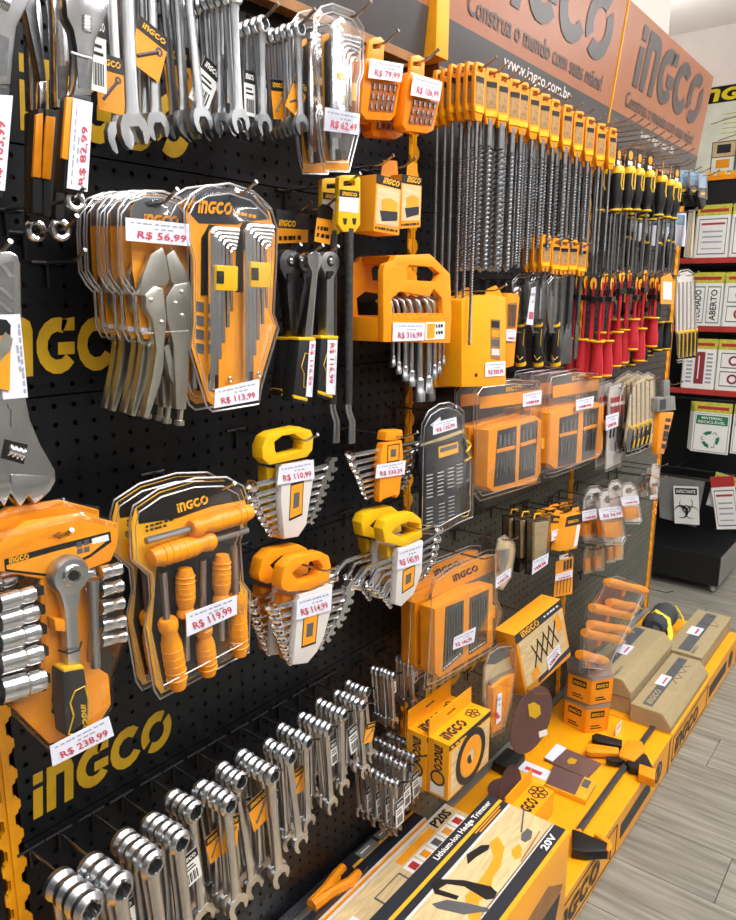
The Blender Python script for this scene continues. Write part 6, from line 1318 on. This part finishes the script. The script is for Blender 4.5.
S(r, 'blade', MB().prism([(-.22, .0), (-.05, .010), (-.05, .026), (-.22, .020)], .001, .004, ax='z'), 'satin', .0005); S(r, 'handle', MB().tube([(-.06, .018, .008), (.0, .012, .008), (.05, .004, .008), (.08, .0, .008)], [.015, .013, .014, .011], 8), 'orange'); S(r, 'handle', MB().tube([(-.06, .022, .008), (.0, .030, .008), (.05, .045, .008), (.09, .042, .008)], [.015, .013, .014, .011], 8), 'orange'); S(r, 'grip', MB().tube([(.05, .022, .008), (.09, .020, .008)], .007, 8), 'black'); S(r, 'sleeve', MB().box(-.24, .11, -.008, .055, 0, .018), 'film')
for i, (x, o) in enumerate(((1.155, .012), (1.225, .010))):
    r = root('rail_card', ['grey price card lying on the dark carton below the small wrenches', 'grey price card farther along on the dark carton'][i], 'card', (x - .02, -o - .012, .2508)); S(r, 'card', MB().box(-.03, .03, -.012, .012, .0002, .001), 'shelf_grey', smooth=0); S(r, 'fine_print', MB().box(-.022, .01, -.004, .0, .001, .0013), 'white', smooth=0)
# ------------------------------------------------------------------ sign shelf at the end of the aisle (faces the camera, plane x = 3.95)
XS = 3.95
r = root('sign_shelf', 'black shelf unit on casters stocked with printed signs', 'shelf', (XS, -.14, 0))
def F(name, y0, y1, z0, z1, x0, x1, mt, bev=0, parent=None, label=None):
    """box in world y / z, x0..x1 measured in from the front plane"""
    return S(r, name, MB().box(x0, x1, -(y1 + .14), -(y0 + .14), z0, z1), mt, bev, 0, parent, label)
F('back_panel', -.14, 1.0, .06, 2.45, .40, .42, 'shelf_black'); F('base', -.14, 1.0, .045, .200, -.10, .42, 'shelf_black', .003)
F('base_side', -.1425, -.14, .05, .198, -.098, .418, 'shelf_grey'); F('side_post', -.14, -.115, .2, 2.45, .36, .40, 'shelf_black'); F('side_post', .975, 1.0, .2, 2.45, .36, .40, 'shelf_black')
for z in (1.895, 1.648, 1.320, 1.008):
    F('shelf_board', -.14, 1.0, z - .03, z - .008, .03, .40, 'shelf_black', .002)
    if z < 1.8: F('price_rail', -.14, 1.0, z - .02, z + .006, .012, .03, 'red_rail', .001)
F('top_box', -.14, 1.0, 1.90, 2.01, .03, .40, 'shelf_black', .002); F('orange_strip', -.14, 1.0, 2.012, 2.032, .02, .05, 'orange', .001)
for k in range(7): F('strip_print', -.13 + k * .06, -.09 + k * .06, 2.034, 2.052, .03, .05, 'print_yellow', .001)
for yy in (-.11, .95):
    w = S(r, 'caster', MB().ring((-.06, -(yy + .14), .022), (0, 1, 0), .022, .008, .022, 18), 'glass_wheel'); S(r, 'caster_fork', MB().box(-.072, -.048, -(yy + .14) - .016, -(yy + .14) + .016, .026, .046), 'wire', .001, parent=w)
def sign_card(label, y0, y1, z0, z1, dx, group, draw=None, header='lime', tilt=0, n=1):
    """printed sign in a sleeve, in the plane x = XS + dx; y1 is its left edge as seen by the camera"""
    rt = root('printed_sign', label, 'sign', (XS + dx, (y0 + y1) / 2, z0), group); rt.rotation_euler = (tilt, 0, 0); W = (y1 - y0) / 2; H = z1 - z0
    def B(name, u0, u1, v0, v1, e0, e1, mt, parent=None):   # u from left to right 0..1, v from bottom 0..1
        return S(rt, name, MB().box(-e1, -e0, -W + u0 * 2 * W, -W + u1 * 2 * W, v0 * H, v1 * H), mt, 0, 0, parent)
    B('plate', 0, 1, 0, 1, 0, .002, 'white'); 
    if header: hd = B('header', 0, 1, .80, 1, .002, .0026, header); B('header_print', .08, .92, .86, .92, .0026, .003, 'red_rail', hd)
    def T(st, mt, u0, u1, v0, v1, e=.0034, up=False, parent=None, bold=.02):
        if up: g = flat_on(text_geo(st, bold), (-e, -W + u1 * 2 * W, v0 * H), (-e, -W + u1 * 2 * W, v1 * H), (0, -(u1 - u0) * 2 * W, 0), (-1, 0, 0), 0)
        else: g = flat_on(text_geo(st, bold), (-e, -W + u0 * 2 * W, v0 * H), (-e, -W + u1 * 2 * W, v0 * H), (0, 0, (v1 - v0) * H), (-1, 0, 0), 0)
        return S(rt, 'lettering', g, mt, 0, 0, parent)
    if draw: draw(B, T, rt, W, H)
    return rt
GG = 'printed signs on the shelf'
def frame(B, u0, u1, v0, v1, mt='grey_print', t=.02):
    B('printed_frame', u0, u1, v0, v1, .002, .0026, mt); B('printed_field', u0 + t, u1 - t, v0 + t, v1 - t, .0026, .003, 'white')
def d_text(B, T, rt, W, H):
    frame(B, .08, .92, .06, .74)
    for k, (a, b) in enumerate(((.62, .66), (.48, .51), (.38, .41), (.28, .31), (.16, .18))): B('fine_print', .2 if k else .15, .8 if k else .85, a, b, .003, .0034, 'red_rail' if k == 0 else 'fine_print')
def d_fa(B, T, rt, W, H):
    frame(B, .06, .46, .05, .74); frame(B, .54, .94, .05, .74); T('FECHADO', 'black', .16, .36, .10, .68, up=True); T('ABERTO', 'black', .64, .84, .10, .68, up=True)
def d_maroon(B, T, rt, W, H):
    B('printed_field', .36, .66, .1, .74, .002, .0026, 'maroon')
    for k in range(8):
        for u in (.1, .72): B('fine_print', u, u + .18, .12 + k * .08, .16 + k * .08, .002, .0026, 'fine_print')
    B('fine_print', .46, .50, .2, .66, .0026, .003, 'white')
def d_icons(B, T, rt, W, H):
    for v in (.08, .44): frame(B, .1, .9, v, v + .3)
    for v in (.23, .59): S(rt, 'printed_icon', MB().ring((-.003, -W + W * 1.0, v * H), (1, 0, 0), H * .1, H * .06, .0008, 14), 'maroon')
def arrow(rt, W, H, cx, cz, R, a, mt):
    pts = [(R * math.cos(a + t), R * math.sin(a + t)) for t in (.0, .35, .7)] + [(R * .62 * math.cos(a + t), R * .62 * math.sin(a + t)) for t in (.7, .35, .0)]
    S(rt, 'recycling_arrow', MB().prism([(cx + p[0], cz + p[1]) for p in pts], -.0032, -.0024, ax='x'), mt, 0, 0)
def d_rec(B, T, rt, W, H):
    B('printed_border', .04, .96, .02, .78, .002, .0024, 'fine_print'); B('printed_field', .06, .94, .035, .765, .0024, .0026, 'white')
    hd = B('green_header', .08, .92, .56, .74, .0026, .003, 'green'); T('MATERIAL', 'white', .22, .78, .665, .715, .0036, parent=hd); T('RECICLÁVEL', 'white', .14, .86, .585, .65, .0036, parent=hd)
    for k in range(3):
        a = math.radians(90 + 120 * k); R = .17 * H; cz = .27 * H
        def pt(q, b): return (q * math.cos(b), cz + q * math.sin(b))
        S(rt, 'recycling_arrow', MB().prism([pt(R, a - .1), pt(R, a + .5), pt(R * 1.05, a + .95), pt(R * .6, a + .8), pt(R * .62, a + .4), pt(R * .62, a - .1)], -.0034, -.0026, ax='x'), 'green', 0, 0)
        S(rt, 'recycling_arrow', MB().tube([(-.003, *pt(R * .9, a - .9)), (-.003, *pt(R, a - .5)), (-.003, *pt(R * .7, a - .3))], .002, 4), 'grey_print', 0, 0)
def d_bio(B, T, rt, W, H):
    hd = B('black_header', .06, .94, .78, .95, .002, .0026, 'black'); T('INFECTANTE', 'white', .12, .88, .82, .91, .0032, parent=hd)
    cz = .40 * H; m = MB()
    for k in range(3):
        a = math.radians(90 + 120 * k); c = (-.003, .16 * H * math.cos(a), cz + .16 * H * math.sin(a)); R = .16 * H
        pts = []
        for t in range(13):
            b = a + math.pi + math.radians(-138 + 23 * t); pts.append((-.003, c[1] + R * math.cos(b), c[2] + R * math.sin(b)))
        S(rt, 'hazard_arc', MB().tube(pts, [.0012 + .0058 * (1 - abs(t - 6) / 6) for t in range(13)], 5, .25), 'black', 0, 0)
    S(rt, 'hazard_ring', MB().ring((-.003, 0, cz), (1, 0, 0), .105 * H, .078 * H, .0012, 20), 'black', 0, 0)
# three shelves of upright signs, two visible columns each; the left edge (larger y) goes behind the rack
for z0, z1, dr, lab, lab2 in ((1.655, 1.90, d_text, 'white notice sign with grey frame on the top shelf', 'right notice sign on the top shelf'), (1.328, 1.585, d_fa, 'sign reading FECHADO and ABERTO on the middle shelf', 'right icon sign beside the FECHADO sign'), (1.016, 1.265, d_maroon, 'sign with maroon column on the third shelf', 'right sign with two round icons on the third shelf')):
    sign_card(lab, .005, .157, z0, z1, .02, GG, dr); sign_card(lab2, -.150, -.002, z0, z1, .022, GG, d_icons if dr is not d_text else d_text)
    for k in range(3): sign_card(lab + ', copy ' + ('just', 'farther', 'farthest')[k] + ' behind it', .010 - k * .004, .165 + k * .004, z0, z1 - .003, .034 + k * .012, GG, None)
# hanging signs lower down
sign_card('hanging sign reading MATERIAL RECICLÁVEL with green header', -.098, .078, .700, .955, .0, GG, d_rec)
for k in range(3): sign_card('hanging sign sleeve, ' + ORD[k] + ' layer behind the MATERIAL RECICLÁVEL sign', -.094 + k * .004, .088 + k * .008, .702 + k * .002, .950, .012 + .01 * k, GG, None)
sign_card('next hanging sign right of the MATERIAL RECICLÁVEL sign', -.26, -.105, .71, .955, .01, GG, d_rec)
sign_card('tilted biohazard sign reading INFECTANTE', -.005, .118, .315, .515, -.01, GG, d_bio, None, -.12)
rt = root('sign_sleeve', 'grey plastic sleeve behind the biohazard sign', 'sleeve', (XS + .01, .1, .30)); S(rt, 'sleeve', MB().prism([(-.10, .02), (.085, .0), (.105, .25), (-.13, .25)], -.002, .002, ax='x'), 'shelf_grey', smooth=0); S(rt, 'top_bar', MB().box(-.004, .004, -.14, .14, .25, .262), 'dark_steel', .001)
sign_card('tilted hanging sign with green band at the right edge', -.125, -.02, .42, .60, .01, GG, d_rec, 'lime', .18)
sign_card('pale narrow sign hanging at the right edge of the frame', -.20, -.09, .33, .60, -.02, GG, d_text, 'red_rail', -.22)
for i, z in enumerate((.965, .60, .515)):
    rt = root('sign_rod', ['black rod carrying the recycling signs', 'black rod carrying the tilted signs', 'black rod carrying the biohazard sign'][i], 'rod', (XS + .02, .0, z)); S(rt, 'rod', MB().tube([(0, -.2, 0), (0, .14, 0)], .004, 6), 'black'); S(rt, 'bracket', MB().tube([(0, -.15, 0), (.38, -.15, 0)], .004, 6), 'black')
# poster board on top of the shelf
rt = root('poster_board', 'pale poster board with black and yellow header above the shelf', 'poster', (XS + .2, 0, 2.05)); W0, W1 = -.20, .60
def PB(name, y0, y1, z0, z1, e0, e1, mt, parent=None): return S(rt, name, MB().box(-e1, -e0, -y1, -y0, z0, z1), mt, 0, 0, parent)
PB('board', W0, W1, 0, .42, 0, .01, 'pale_green'); hd = PB('header', W0, W1, .345, .42, .01, .011, 'black')
S(rt, 'word_mark', flat_on(logo_geo(), (-.0118, -.26, .352), (-.0118, .14, .352), (0, 0, .058), (-1, 0, 0), 0), 'yellow_trim', 0, 0, hd)
PB('picture_grid', -.06, .165, .02, .165, .01, .011, 'grey_print')
for i, (a, b) in enumerate(((.057, .16), (-.052, .048))):
    for j, (c, d_) in enumerate(((.095, .16), (.025, .09))):
        PB('picture', a, b, c, d_, .011, .0114, ('wood_print', 'pale_green', 'sky_blue', 'sky_blue')[i * 2 + j]); PB('pictured_tool', a + .02, b - .02, c + .015, d_ - .01, .0114, .0118, ('navy', 'orange_card', 'orange_card', 'cloth')[i * 2 + j])
S(rt, 'printed_line', MB().tube([(-.0112, -.18, .25), (-.0112, .2, .33)], .002, 4), 'joint_brown', 0, 0); S(rt, 'printed_line', MB().tube([(-.0112, -.14, .17), (-.0112, .2, .25)], .002, 4), 'joint_brown', 0, 0)
for k in range(5): PB('fine_print', -.04, .13, .20 + k * .022, .204 + k * .022, .01, .0106, 'lime')
